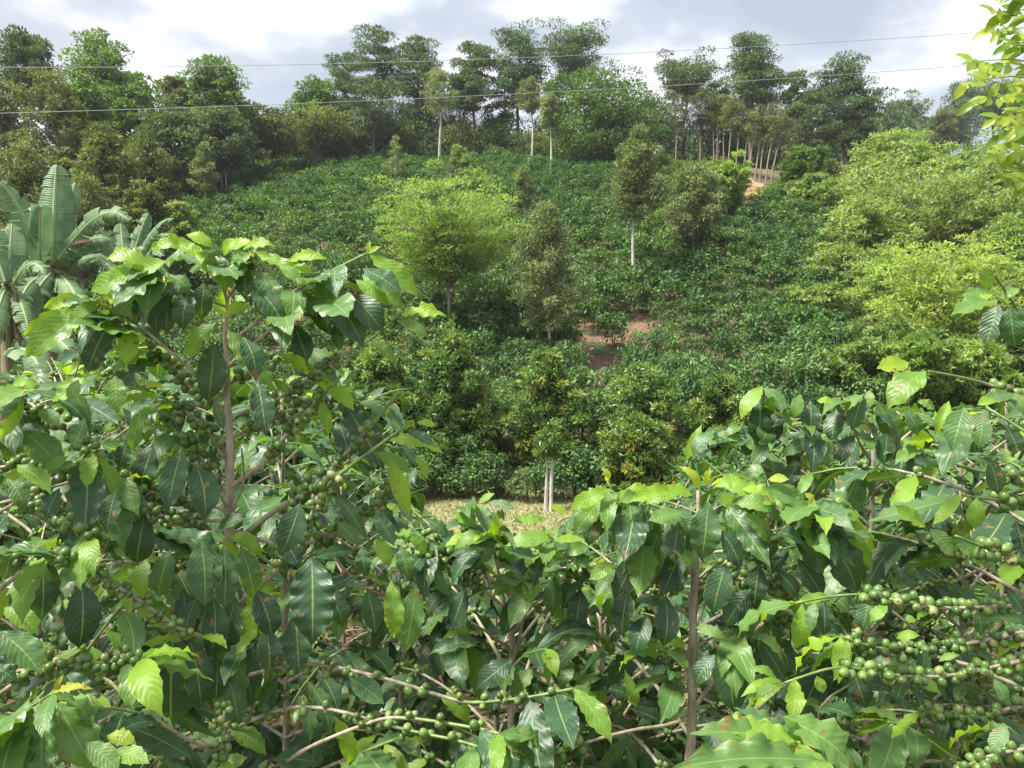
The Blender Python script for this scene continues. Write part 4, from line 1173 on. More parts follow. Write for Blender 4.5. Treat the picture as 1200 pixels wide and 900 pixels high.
B_([(266,405),(300,378),(335,348),(380,322),(430,297)], 1.25, 1.18, 3, 1.6)
B_([(267,430),(300,400),(345,368),(405,335)], 1.25, 1.15, 2.6, 1.3)
B_([(267,490),(330,465),(380,430),(435,397),(467,370)], 1.25, 1.2, 2.8, 1.4, (0.15, .62), 8)
B_([(266,360),(230,345),(195,320),(175,312)], 1.25, 1.2, 2, 1.2)
B_([(266,352),(285,320),(298,297)], 1.25, 1.22, 2, 1.2)
B_([(266,352),(255,315),(240,288)], 1.25, 1.22, 2.4, 1.4)
B_([(268,572),(307,545),(327,520),(365,477),(400,440)], 1.25, 1.22, 4, 2, (0.35, .9), 10)
B_([(268,640),(320,600),(367,570),(425,510),(455,475),(470,460)], 1.27, 1.2, 4, 2, (0.35, .85), 10)
B_([(268,720),(300,690),(335,657),(362,610),(386,567),(447,520),(475,500)], 1.25, 1.15, 4.5, 2, (0.3, .72), 9)
B_([(267,480),(225,455),(205,430),(175,410)], 1.27, 1.3, 3, 2, (0.2, .95), 9)
B_([(268,530),(240,500),(212,478),(190,465)], 1.27, 1.3, 3, 2, (0.15, .9), 10)
B_([(268,580),(245,552),(225,520),(200,500)], 1.27, 1.28, 3, 2, (0.2, .9), 10)
B_([(268,598),(235,590),(190,580),(160,570),(130,555)], 1.25, 1.15, 3, 2, (0.25, 1), 10)
B_([(268,610),(220,610),(175,600),(140,592)], 1.25, 1.12, 3, 2, (0.3, 1), 10)
B_([(268,450),(300,430),(330,420),(352,408)], 1.27, 1.3, 3, 2, (0.2, .9), 9)
B_([(268,515),(310,495),(345,480),(380,470),(420,470)], 1.28, 1.3, 3, 2, (0.2, .95), 9)
B_([(268,620),(340,640),(400,620),(440,590),(462,560)], 1.3, 1.25, 3.5, 2, (0.3, .95), 9)
B_([(235,745),(208,735),(155,698),(112,675),(82,657),(57,645)], 1.15, 1.0, 3.2, 2, (0.1, .98), 7)
B_([(268,770),(235,745)], 1.25, 1.15, 3.5, 3)
B_([(268,600),(285,570),(283,525)], 1.25, 1.2, 2.2, 1.4)
B_([(268,545),(252,520),(245,505)], 1.25, 1.2, 2, 1.2)
B_([(268,600),(256,575),(243,553)], 1.25, 1.2, 2.2, 1.3)
B_([(262,868),(232,872),(175,840),(122,828)], 1.2, 1.1, 3, 2)
B_([(262,800),(328,782),(380,780),(457,797),(532,820),(565,823),(620,817),(672,807)], 1.25, 1.15, 3.2, 2.2, (0.15, .97), 5, 30)
B_([(262,860),(290,846),(337,830),(390,832),(475,855),(532,867),(560,875)], 1.25, 1.1, 3, 2, (0.15, .95), 4, 34)
B_([(330,898),(360,877),(425,850),(467,841),(550,852),(585,860)], 1.2, 1.05, 3.2, 2.2, (0.45, .95), 4, 34)
B_([(340,920),(385,898),(467,865)], 1.25, 1.2, 3, 2)
B_([(262,780),(288,760),(305,730)], 1.25, 1.2, 2.2, 1.4)
B_([(262,830),(262,850),(258,895)], 1.12, 1.08, 2.4, 2, (0.0, 1), 9, 18)
p1.grow(P(266, 372, 1.3), n0=0.30, Lmax=0.50, berry=0.7, back=1.31, stem=False, leaf_len=0.15, gap=0.07)
p1.clear = [(232, 430, 305, 608, 1.33), (190, 420, 440, 640, 1.27), (110, 440, 240, 640, 1.2), (405, 250, 540, 470, 9), (440, 440, 540, 640, 9), (60, 640, 260, 735, 1.1), (320, 760, 560, 900, 1.16), (60, 760, 200, 860, 1.1)]
p1.build()

# ---------------- plant at the far left edge
p0 = Plant("coffee_plant", gpt(-60, 1.15), "coffee plant reaching in from the left edge with drooping leaves low in the corner", seed=12)
for a in [(48,450,14,452,10,.8),(28,468,0,515,16,.75),(28,505,72,552,40,.4),(38,548,2,568,16,.75),(80,535,52,550,12,.6),(110,570,90,605,34,.1),(70,572,55,610,30,.1),
 (135,575,125,625,22,.05),(48,648,48,728,34,.12),(96,682,92,760,42,.02),(5,712,45,745,22,.6),(20,745,55,782,20,.6),(60,470,95,462,12,.75),(45,480,70,500,16,.4),
 (100,490,85,525,18,.3),(10,600,-20,640,30,.2),(15,630,5,680,34,.3),(40,590,10,600,12,.6),(92,445,80,470,18,.45),(20,545,60,580,18,.6),(55,560,90,545,14,.5),(8,560,30,600,20,.3),(66,455,110,448,10,.75)]:
    p0.px_leaf(*a, Y=1.08)
for a in [(0,740,48,790,40,.28),(25,828,30,905,52,.3),(65,822,110,905,46,.5),(62,812,110,808,9,.98),(66,812,75,790,6,1.0),(125,862,160,872,18,.9),(130,880,175,895,20,.6),(-10,780,20,800,24,.2),(40,890,60,910,30,.2),(-15,890,15,870,14,.95),(100,870,140,905,24,.45)]:
    p0.px_leaf(*a, Y=0.9)
B0 = p0.px_branch
B0([(-60,640),(-20,600),(25,585),(62,600),(107,628)], 1.15, 1.05, 3, 1.8, (0.55, 1), 6)
B0([(-60,520),(-20,480),(32,472),(90,515),(110,530)], 1.2, 1.1, 3, 1.6, (0.55, 1), 6)
B0([(-60,800),(0,790),(50,782),(100,778),(165,772)], 1.1, 1.0, 3.2, 2, (0.35, 1), 7)
B0([(-60,700),(-10,670),(30,655),(60,650)], 1.15, 1.05, 3, 2, (0.3, 1), 8)
B0([(-50,860),(0,850),(30,832),(62,812)], 0.95, 0.9, 2.5, 1.4)
B0([(-60,480),(0,470),(48,448)], 1.2, 1.08, 2.4, 1.4)
B0([(-60,560),(20,545),(80,552),(140,560)], 1.2, 1.15, 2.4, 1.4, (0.4, 1), 8)
p0.grow(P(-70, 420, 1.3), n0=0.3, Lmax=0.55, berry=0.6, back=1.18)
p0.build()

# ---------------- middle plant with the crown of hanging leaves
p3 = Plant("coffee_plant", gpt(816, 1.38), "coffee plant right of the middle with brown stem and hanging glossy leaves", seed=13)
pts = [P(x, y, 1.33) for x, y in [(818, 575), (817, 620), (816, 680), (812, 740), (810, 800), (810, 890)]] + [p3.base]
p3.stem(pts[::-1], [0.009, 0.0085, 0.008, 0.0075, 0.007, 0.0055, 0.003])
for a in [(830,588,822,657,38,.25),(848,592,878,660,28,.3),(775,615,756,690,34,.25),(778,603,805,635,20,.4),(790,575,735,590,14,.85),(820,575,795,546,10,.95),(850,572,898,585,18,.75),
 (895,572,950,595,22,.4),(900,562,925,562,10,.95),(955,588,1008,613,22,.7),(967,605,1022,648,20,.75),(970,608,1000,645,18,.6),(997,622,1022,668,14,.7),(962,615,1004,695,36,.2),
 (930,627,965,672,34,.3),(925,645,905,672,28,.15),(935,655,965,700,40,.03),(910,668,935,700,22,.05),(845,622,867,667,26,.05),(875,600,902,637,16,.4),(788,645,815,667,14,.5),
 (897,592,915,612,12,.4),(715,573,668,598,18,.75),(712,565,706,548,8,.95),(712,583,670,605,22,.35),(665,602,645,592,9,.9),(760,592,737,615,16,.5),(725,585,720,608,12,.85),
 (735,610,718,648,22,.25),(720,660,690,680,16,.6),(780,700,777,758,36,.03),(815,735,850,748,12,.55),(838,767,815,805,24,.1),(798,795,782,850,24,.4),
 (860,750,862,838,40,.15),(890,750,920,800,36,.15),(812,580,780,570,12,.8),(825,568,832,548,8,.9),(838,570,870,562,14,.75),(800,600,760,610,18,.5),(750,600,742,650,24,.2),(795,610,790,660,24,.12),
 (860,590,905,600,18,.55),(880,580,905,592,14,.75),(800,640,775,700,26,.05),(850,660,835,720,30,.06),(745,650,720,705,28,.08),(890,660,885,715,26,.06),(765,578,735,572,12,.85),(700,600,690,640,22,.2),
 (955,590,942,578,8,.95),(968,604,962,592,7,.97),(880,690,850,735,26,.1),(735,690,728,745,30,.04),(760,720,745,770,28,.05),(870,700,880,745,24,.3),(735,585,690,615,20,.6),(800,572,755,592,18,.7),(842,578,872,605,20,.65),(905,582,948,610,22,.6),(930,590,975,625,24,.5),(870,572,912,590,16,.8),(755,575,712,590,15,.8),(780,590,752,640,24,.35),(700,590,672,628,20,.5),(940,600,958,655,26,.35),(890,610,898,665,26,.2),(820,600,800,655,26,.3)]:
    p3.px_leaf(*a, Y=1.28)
B3 = p3.px_branch
B3([(816,640),(870,625),(915,620),(945,600),(955,588)], 1.33, 1.25, 3, 1.5)
B3([(816,650),(880,640),(930,622),(967,605)], 1.33, 1.2, 2.6, 1.4)
B3([(817,610),(850,590),(895,573)], 1.33, 1.3, 2.2, 1.2)
B3([(817,615),(780,598),(745,585),(712,575)], 1.33, 1.28, 2.6, 1.3)
B3([(816,650),(775,630),(740,610),(712,565)], 1.33, 1.3, 2.4, 1.2)
B3([(816,700),(770,680),(720,665)], 1.33, 1.3, 2.8, 1.6, (.3, .9), 7)
B3([(815,690),(860,680),(900,680),(940,700)], 1.33, 1.4, 2.8, 1.6, (.3, .95), 8)
B3([(812,760),(850,740),(862,745)], 1.33, 1.28, 2.4, 1.5)
B3([(812,740),(860,715),(900,725),(950,735)], 1.36, 1.45, 2.6, 1.6, (.3, .98), 10, 20, 4.6)
B3([(812,790),(790,800),(778,760)], 1.33, 1.3, 2.4, 1.5)
B3([(810,840),(780,850),(745,855),(700,866),(660,880),(620,893)], 1.3, 1.15, 2.8, 1.6, (.7, 1), 4)
p3.grow(P(817, 590, 1.38), n0=0.30, Lmax=0.48, berry=0.4, back=1.34, stem=False, leaf_len=0.135)
p3.clear = [(795, 695, 835, 900, 1.33), (800, 540, 1010, 600, 9)]
p3.build()

# ---------------- low plant between them
p2 = Plant("coffee_plant", gpt(600, 1.6), "low coffee plant below the clearing with cherries on top", seed=14)
for a in [(575,630,532,645,16,.6),(582,642,547,667,18,.3),(578,640,527,670,20,.35),(577,630,582,600,10,.8),(560,590,580,578,8,.7),(572,588,605,597,10,.3),(617,665,578,700,20,.5),
 (620,665,622,707,26,.6),(650,675,647,720,26,.3),(595,652,625,662,14,.65),(625,648,662,652,10,.7),(650,628,592,640,18,.65),(505,665,528,700,16,.3),(500,608,525,628,14,.3),
 (558,740,518,750,9,.65),(565,752,502,768,16,.25),(600,772,558,808,28,.1),(625,782,598,815,18,.45),(640,762,612,770,8,.7),(672,778,655,808,16,.35),(675,800,705,795,10,.4),
 (655,815,695,825,16,.3),(732,785,745,828,12,.6),(530,600,560,625,14,.7),(480,625,500,650,14,.6),(690,640,660,650,14,.5),(640,610,600,612,10,.75),(545,690,530,735,24,.08),(680,690,672,740,26,.06),
 (600,700,590,745,26,.05),(470,640,480,680,22,.3),(520,690,500,720,20,.1),(515,815,548,848,30,.65),(470,600,452,590,8,.6),(620,625,635,640,12,.7),(560,640,600,625,14,.6)]:
    p2.px_leaf(*a, Y=1.5)
B2 = p2.px_branch
B2([(600,760),(590,700),(578,640),(577,628)], 1.58, 1.5, 3, 1.6)
B2([(600,800),(577,815),(610,772),(640,760)], 1.58, 1.45, 2.4, 1.4)
B2([(600,780),(620,700),(630,665),(650,628)], 1.6, 1.5, 2.6, 1.4)
B2([(600,720),(565,690),(520,660),(480,640)], 1.6, 1.5, 3, 1.6, (.4, 1), 9, 20, 5)
B2([(600,700),(560,665),(520,640),(490,628)], 1.62, 1.55, 3, 1.6, (.4, 1), 9, 20, 5)
B2([(575,690),(560,640),(545,610),(560,592)], 1.6, 1.55, 2.4, 1.4, (.4, .95), 8, 18, 5)
B2([(600,740),(650,690),(690,670),(720,680)], 1.62, 1.6, 2.6, 1.4, (.3, .9), 7)
p2.grow(P(600, 628, 1.62), n0=0.25, Lmax=0.52, berry=0.5, back=1.52, leaf_len=0.13)
p2.build()

# ---------------- plant at the upper right
p4 = Plant("coffee_plant", gpt(1020, 1.95), "coffee plant behind at the right with a thin dark stem and broad veined leaves", seed=15)
for a in [(895,455,920,480,26,.35),(938,462,930,490,18,.45),(950,470,950,512,32,.05),(960,512,915,537,16,.35),(965,520,955,552,26,.35),(957,470,978,472,8,.8),(1010,462,998,505,22,.25),
 (1018,457,1020,478,14,.5),(1028,470,1053,522,26,.3),(893,453,868,492,16,.7),(822,498,803,540,12,.8),(830,505,812,535,18,.3),(838,508,872,518,12,.4),(872,520,897,528,12,.4),(890,470,885,520,30,.06),
 (915,480,905,520,26,.06),(980,480,975,520,24,.15),(1060,480,1075,510,20,.3),(1080,527,1048,545,14,.5),(1100,545,1070,572,16,.7),(1115,557,1092,592,28,.2),(1000,510,985,545,26,.1),(1040,505,1035,545,24,.1),
 (1060,520,1050,570,28,.08),(900,520,880,545,20,.3),(870,500,850,512,12,.5),(1010,560,1000,600,26,.06),(1045,570,1040,615,26,.06),(975,560,985,595,22,.1),(1075,470,1095,480,12,.6),(935,540,920,570,22,.12)]:
    p4.px_leaf(*a, Y=1.75)
B4 = p4.px_branch
B4([(1020,560),(985,530),(960,510),(940,490)], 1.9, 1.75, 2.4, 1.3)
B4([(1020,540),(1000,500),(1012,462)], 1.9, 1.75, 2.2, 1.2)
B4([(1020,580),(1060,545),(1080,527)], 1.9, 1.75, 2.4, 1.3)
B4([(1020,600),(960,560),(900,500),(893,455)], 1.9, 1.75, 2.4, 1.3)
B4([(1020,600),(940,570),(870,530),(835,505)], 1.9, 1.8, 2.4, 1.3, (.3, .6), 6, 20, 4)
p4.grow(P(1022, 490, 1.95), n0=0.3, Lmax=0.62, berry=0.45, back=1.78, leaf_len=0.135)
p4.build()

# ---------------- plant outside the right edge whose laden branches reach in
p5 = Plant("coffee_plant", gpt(1300, 1.25), "coffee plant reaching in from the right edge with long branches laden with cherries", seed=16)
for a in [(1085,435,1040,480,30,.6),(1065,425,1027,432,18,.93),(1130,477,1115,530,36,.3),(1112,470,1095,510,12,.75),(1152,485,1147,525,30,.35),(1165,468,1145,475,12,.8),
 (1127,580,1093,615,14,.75),(1145,583,1142,620,26,.65),(1085,618,1048,592,14,.7),(1090,620,1118,652,24,.42),(1120,628,1155,665,28,.5),(1195,520,1178,545,12,.6),(1158,572,1180,570,14,.35),
 (940,708,933,760,22,.75),(955,705,950,742,14,.3),(965,705,965,745,18,.08),(975,699,932,708,10,.65),(915,797,868,817,12,.85),(920,800,882,832,9,.85),(910,795,878,785,10,.65),(957,792,965,812,26,.65),
 (1130,798,1120,822,24,.35),(1165,795,1178,825,26,.3),(1040,710,1020,730,20,.7),(1050,748,1078,745,10,.7),(1100,775,1125,768,8,.6),(1180,500,1195,540,28,.1),(1160,540,1170,580,26,.15),
 (1190,610,1200,650,28,.05),(1150,470,1190,462,14,.3),(1180,460,1205,490,20,.4),(1145,715,1150,745,20,.2),(1085,762,1080,790,20,.15),(1020,700,1010,740,24,.2),(1180,690,1200,720,24,.1),(1110,840,1100,870,24,.15),(1060,790,1050,820,22,.12),(1000,785,1015,830,26,.1),(1180,850,1160,880,22,.4)]:
    p5.px_leaf(*a, Y=1.08)
for a in [(1157,340,1156,312,18,.55),(1163,344,1126,348,10,.45),(1163,345,1144,358,9,.88),(1168,352,1115,370,22,.5),(1170,356,1155,405,24,.1),(1183,358,1190,408,30,.2),(1195,360,1215,395,22,.3),(1170,350,1195,338,12,.5)]:
    p5.px_leaf(*a, Y=0.95)
B5 = p5.px_branch
B5([(1300,470),(1240,430),(1202,382),(1186,353),(1165,322)], 1.15, 0.95, 2.6, 1.4)
B5([(1300,520),(1250,490),(1200,469),(1159,451),(1120,441),(1088,435)], 1.2, 1.05, 3, 1.5, (.35, .68), 9, 22, 5.4)
B5([(1310,590),(1250,580),(1200,560),(1160,555),(1125,545)], 1.2, 1.1, 3, 1.6, (.2, .75), 9, 23, 5.5)
B5([(1310,620),(1250,600),(1200,590),(1145,583),(1127,580)], 1.2, 1.1, 3, 1.6, (.2, .8), 8, 23, 5.5)
B5([(1310,690),(1250,670),(1200,655),(1150,640),(1120,628)], 1.15, 1.0, 3, 1.8, (.2, .85), 10, 24, 6.5)
B5([(1310,720),(1210,710),(1145,712),(1100,712),(1060,707),(1020,697),(975,699),(932,707)], 1.15, 1.05, 3.4, 1.6, (.2, .82), 9, 23, 5.5)
B5([(1310,760),(1210,742),(1172,747),(1125,756),(1087,761),(1032,760),(985,746)], 1.2, 1.12, 3.2, 2, (.2, .98), 8, 22, 5.0)
B5([(1310,770),(1210,773),(1132,789),(1085,793),(1037,790),(982,782),(920,800)], 1.15, 1.02, 3.4, 1.6, (.2, .85), 6, 25, 5.5)
B5([(1310,850),(1205,828),(1157,839),(1112,839),(1075,830)], 1.2, 1.1, 3.2, 2, (.2, .98), 8, 22, 5.0)
B5([(1310,870),(1210,877),(1165,885),(1132,898),(1100,915)], 1.1, 1.05, 3.2, 2, (.2, .9), 7, 26, 5.5)
B5([(1120,890),(1070,855),(1040,845)], 1.2, 1.2, 1.6, 1.2)
B5([(985,900),(960,830),(1040,780)], 1.3, 1.3, 2.0, 1.2)
p5.grow(P(1310, 440, 1.35), n0=0.3, Lmax=0.6, berry=0.7, back=1.25)
p5.clear = [(930, 690, 1240, 900, 1.1), (1080, 540, 1240, 680, 1.12), (900, 300, 1240, 440, 9)]
p5.build(300, 300)

# ---------------- big pale leaves close to the lens at the bottom
p6 = Plant("coffee_seedling", gpt(985, 0.85), "nearest coffee shoot at the bottom with three very large pale leaves", seed=17)
for a, Y in [((918,840,1000,905,44,.5), .8), ((938,872,808,860,28,.46), .78), ((965,892,785,903,30,.44), .74), ((940,880,915,838,14,.5), .8)]:
    p6.px_leaf(*a, Y=Y, dz=-0.25)
p6.px_branch([(985,1500),(980,1100),(960,900),(935,870)], 0.85, 0.78, 3.5, 2.4)
for a in [(960,905,990,960,40,.3),(950,910,900,950,40,.3)]:
    p6.px_leaf(*a, Y=.8)
p6.build()

# ---------------- plants behind that fill the depth
back = [(470, 2.15, 640, 21, "coffee plant seen in the dark gap right of the tallest one"), (705, 2.1, 640, 22, "coffee plant half hidden behind the left side of the middle crown"),
        (900, 2.5, 560, 23, "coffee plant behind the right side of the middle crown"), (1130, 2.4, 500, 24, "coffee plant behind the branches at the right edge"),
        (80, 2.0, 440, 25, "coffee plant behind the left edge foliage"), (330, 2.1, 460, 26, "coffee plant right behind the pale stem of the tallest one"), (580, 2.9, 640, 27, "coffee plant farthest back below the clearing"),
        (1180, 3.4, 470, 28, "coffee plant farthest back at the right edge"), (780, 3.2, 600, 29, "coffee plant farthest back behind the middle crown")]
for (cx_, Y, top_, sd_, lab) in back:
    pl = Plant("coffee_plant", gpt(cx_, Y), lab, seed=sd_, group="coffee plants in the rows behind")
    pl.grow(P(cx_, max(top_, 400), Y), n0=0.14, Lmax=0.82, berry=0.35, leaf_len=0.14, tone=(0, .3), gap=0.075)
    pl.build(160 if Y < 3 else 110, 60)

# ------------------------------------------------------------------ coffee bushes in the hollow, between the near plants and the hill
rb_ = random.Random(77)
hs = []
for k in range(900):
    Y = rb_.uniform(6.5, 27.0); px = rb_.uniform(-60, 1260)
    if 395 < px < 690 and Y < 27.6: continue
    x = (px - 600) / F * Y; z = ground_z(x, Y)
    if any((x - a) ** 2 + (Y - b_) ** 2 < 1.25 ** 2 for a, b_, _ in hs): continue
    top = proj((x, Y, z + 2.2))[1]
    sc = 1.0
    lim = sil(px) + 18
    if px > 690: lim = max(lim, 560) if px < 830 else lim
    while sc > 0.35 and proj((x, Y, z + 2.25 * sc))[1] < lim: sc -= 0.04
    if sc <= 0.4: continue
    hs.append((x, Y, 0))
    o = bpy.data.objects.new("coffee_bush", BUSH_NEAR[k % 3]); COL.objects.link(o)
    o.location = (x, Y, z - 0.03); o.rotation_euler = (0, 0, rb_.uniform(0, 6.28)); o.scale = (sc, sc, sc * rb_.uniform(0.95, 1.05))
    o["label"] = "coffee bush in the hollow glimpsed between the leaves of the near plants" if px > 600 else "coffee bush in the hollow at the left glimpsed behind the near plants"
    o["category"] = "coffee bush"; o["group"] = "coffee bushes in the hollow at the right" if px > 600 else "coffee bushes in the hollow at the left"
    if len(hs) > 150: break
print("hollow bushes", len(hs))
for (cx_, Y, top_, sd_, lab) in [(250, 3.6, 470, 51, "coffee plant two rows back behind the tallest one"), (40, 4.2, 450, 52, "coffee plant two rows back at the left edge"), (400, 4.6, 560, 53, "coffee plant two rows back left of the clearing"),
        (1000, 4.4, 520, 54, "coffee plant two rows back under the upper right one"), (860, 5.0, 590, 55, "coffee plant two rows back left of the thin dark stem"), (700, 5.2, 625, 56, "coffee plant two rows back right of the clearing")]:
    pl = Plant("coffee_plant", gpt(cx_, Y), lab, seed=sd_, group="coffee plants two rows back")
    pl.grow(P(cx_, top_, Y), n0=0.15, Lmax=0.95, berry=0.2, leaf_len=0.15, tone=(0, .35), gap=0.085)
    pl.build(60, 0)
# low weeds and leaf litter under the near plants
rng = np.random.default_rng(31)
M['weed'] = foliage("ground_weeds", [(0, (0.02, 0.045, 0.015)), (0.6, (0.06, 0.12, 0.03)), (0.85, (0.13, 0.20, 0.05)), (1, (0.20, 0.13, 0.06))], 0.25, 0.6)
n = 30000
y = 0.4 + 14 * rng.random(n) ** 1.6; x = rng.uniform(-1, 1, n) * (1.2 + y * 0.85)
z = np.array([ground_z(a, b_) for a, b_ in zip(x, y)])
c = np.stack([x, y, z + rng.uniform(0.0, 0.28, n)], 1)
ax = rng.normal(size=c.shape); ax[:, 2] = np.abs(ax[:, 2]) * 0.4
nm = rng.normal(size=c.shape) * 0.5; nm[:, 2] += 1
V, Fq = cards(c, ax, nm, rng.uniform(0.05, 0.13, n), rng.uniform(0.03, 0.06, n))
obj("undergrowth", mesh_from("undergrowth", V, Fq, [M['weed']], rng.random(n)), kind="stuff", label="low weeds and fallen leaves under the near coffee plants")

# ------------------------------------------------------------------ banana plants
def banana_material(name, cols, rough=0.5):
    m, t = mat(name); N, K = t.nodes.new, t.links.new
    uv = N("ShaderNodeUVMap"); uv.uv_map = "UVMap"; sp = N("ShaderNodeSeparateXYZ"); K(uv.outputs[0], sp.inputs[0])
    g = N("ShaderNodeNewGeometry"); nz = N("ShaderNodeTexNoise"); nz.inputs["Scale"].default_value = 5; nz.inputs["Detail"].default_value = 5; K(g.outputs["Position"], nz.inputs[0])
    cr = ramp(t, [(0.3, cols[0]), (0.7, cols[1])]); K(nz.outputs[0], cr.inputs[0])
    au = N("ShaderNodeMath"); au.operation = 'MULTIPLY_ADD'; au.inputs[1].default_value = 2; au.inputs[2].default_value = -1; K(sp.outputs[0], au.inputs[0])
    ab = N("ShaderNodeMath"); ab.operation = 'ABSOLUTE'; K(au.outputs[0], ab.inputs[0])
    mr = N("ShaderNodeMapRange"); mr.inputs[1].default_value = 0.12; mr.inputs[2].default_value = 0.06; K(ab.outputs[0], mr.inputs[0])
    mx = N("ShaderNodeMix"); mx.data_type = 'RGBA'; K(mr.outputs[0], mx.inputs[0]); K(cr.outputs[0], mx.inputs[6]); mx.inputs[7].default_value = cols[2] + (1,)
    wv = N("ShaderNodeMath"); wv.operation = 'MULTIPLY'; wv.inputs[1].default_value = 260; K(sp.outputs[1], wv.inputs[0])
    sn = N("ShaderNodeMath"); sn.operation = 'SINE'; K(wv.outputs[0], sn.inputs[0])
    bp = N("ShaderNodeBump"); bp.inputs["Strength"].default_value = 0.4; bp.inputs["Distance"].default_value = 0.006; K(sn.outputs[0], bp.inputs["Height"])
    b = N("ShaderNodeBsdfPrincipled"); b.inputs["Roughness"].default_value = rough; K(mx.outputs[2], b.inputs["Base Color"]); K(bp.outputs[0], b.inputs["Normal"])
    tl = N("ShaderNodeBsdfTranslucent"); K(mx.outputs[2], tl.inputs[0])
    ms = N("ShaderNodeMixShader"); ms.inputs[0].default_value = 0.3; K(b.outputs[0], ms.inputs[1]); K(tl.outputs[0], ms.inputs[2])
    o = N("ShaderNodeOutputMaterial"); K(ms.outputs[0], o.inputs[0])
    return m
M['ban'] = banana_material("banana_leaf", ((0.10, 0.19, 0.075), (0.20, 0.32, 0.14), (0.42, 0.52, 0.26)))
M['ban_dry'] = banana_material("dry_banana_leaf", ((0.08, 0.055, 0.03), (0.21, 0.145, 0.085), (0.28, 0.2, 0.12)), 0.9)
M['ban_stem'] = bark("banana_stem", (0.10, 0.11, 0.05), (0.30, 0.24, 0.14), 5, 0.7, 0.3)
def banana_leaf(rg, start, end, width, arch, tears=0.5, face=None):
    """blade on a curved midrib; each side is cut into strips that may hang apart"""
    start = Vector(start); end = Vector(end); L_ = (end - start).length
    n = 22; mid = []
    for i in range(n + 1):
        u = i / n; mid.append(start.lerp(end, u) + Vector((0, 0, arch * L_ * 4 * u * (1 - u) * (0.6 + 0.6 * u))))
    V, Fq, UV = [], [], []
    for sg in (-1, 1):
        drop = rg.uniform(0.1, 0.4); k = 0
        for i in range(n):
            if rg.random() < tears * 1.1: drop = rg.uniform(0.05, 1.3); gap = 0.12
            else: gap = 0.0
            base_i = len(V)
            for e_, (j, mm) in enumerate(((i, 0), (i + 1, 1))):
                u = (j) / n
                w = width * 0.5 * (math.sin(math.pi * min(1, 0.06 + u * 0.93)) ** 0.45)
                t_ = (mid[min(j + 1, n)] - mid[max(j - 1, 0)]).normalized()
                nm = Vector(face) if face is not None else Vector((0, -0.2, 1))
                side = t_.cross(nm).normalized(); up = side.cross(t_)
                p = mid[j]
                if e_ == 0 and gap: shift = t_ * (L_ / n) * 0.35
                else: shift = Vector((0, 0, 0))
                V.append(p); V.append(p + side * sg * w * 0.55 - up * w * 0.12 * drop + up * w * 0.06 + shift * 0.6)
                V.append(p + side * sg * w * (1 - 0.25 * drop) - up * w * 0.75 * drop + shift + t_ * w * 0.12)
                UV += [(0.5, u), (0.5 + 0.27 * sg, u), (0.5 + 0.5 * sg, u)]
            b = base_i
            for q in (0, 1):
                f = (b + q, b + q + 1, b + q + 4, b + q + 3)
                Fq.append(f if sg > 0 else f[::-1])
    # the midrib itself
    v, f = tube(mid, [width * 0.035 * (1 - 0.8 * i / n) + 0.004 for i in range(n + 1)], 5)
    o_ = len(V); V += list(v); UV += [(0.5, 0.5)] * len(v); Fq += [tuple(a + o_ for a in q) for q in f]
    return V, Fq, UV
def banana(name, crown_px, Y, label, leaves, dry, seed, r=0.14):
    rg = random.Random(seed)
    base = gpt(crown_px[0] + 4, Y); top = P(crown_px[0], crown_px[1], Y)
    root = thing(name, base, label, "banana plant", "banana plants on the left")
    pts = [(top - base) * (i / 8) for i in range(9)]
    v, f = tube(pts, [r * (1.15 - 0.6 * i / 8) for i in range(9)], 10)
    obj("pseudostem", mesh_from("pseudostem", np.array([tuple(q) for q in v]), f, [M['ban_stem']], smooth=True), root)
    for (bx, by, tx, ty, w, arch, dz, tears) in leaves:
        Yl = Y + rg.uniform(-0.3, 0.3)
        b = P(bx, by, Yl); e_ = P(tx, ty, Yl + dz)
        # leaf stalk from the top of the stem
        tocam = (Vector((0, 0, EYE)) - b).normalized()
        V, Fq, UV = banana_leaf(rg, b, e_, w * 1.45 / F * Y, arch * 1.5, tears, face=tocam * rg.uniform(0.5, 1.0) + Vector((0, 0, rg.uniform(0.4, 0.8))))
        me = mesh_from("leaf", np.array([tuple(q - base) for q in V]), Fq, [M['ban']], smooth=False, uv=np.array(UV))
        lf = obj("leaf", me, root)
        v, f = tube([top - base, (top - base).lerp(b - base, 0.5) + Vector((0, 0, 0.05)), b - base], [0.045, 0.035, 0.025], 6)
        obj("stalk", mesh_from("stalk", np.array([tuple(q) for q in v]), f, [M['ban_stem']], smooth=True), root)
    for (bx, by, tx, ty, w) in dry:
        Yl = Y + rg.uniform(-0.3, 0.1)
        b = P(bx, by, Yl); e_ = P(tx, ty, Yl)
        V, Fq, UV = banana_leaf(rg, b, e_, w / F * Y, 0.02, 0.9, face=(0.3, -1, 0.2))
        me = mesh_from("dry_leaf", np.array([tuple(q - base) for q in V]), Fq, [M['ban_dry']], uv=np.array(UV))
        obj("dry_leaf", me, root)["label"] = "withered brown leaf hanging down"
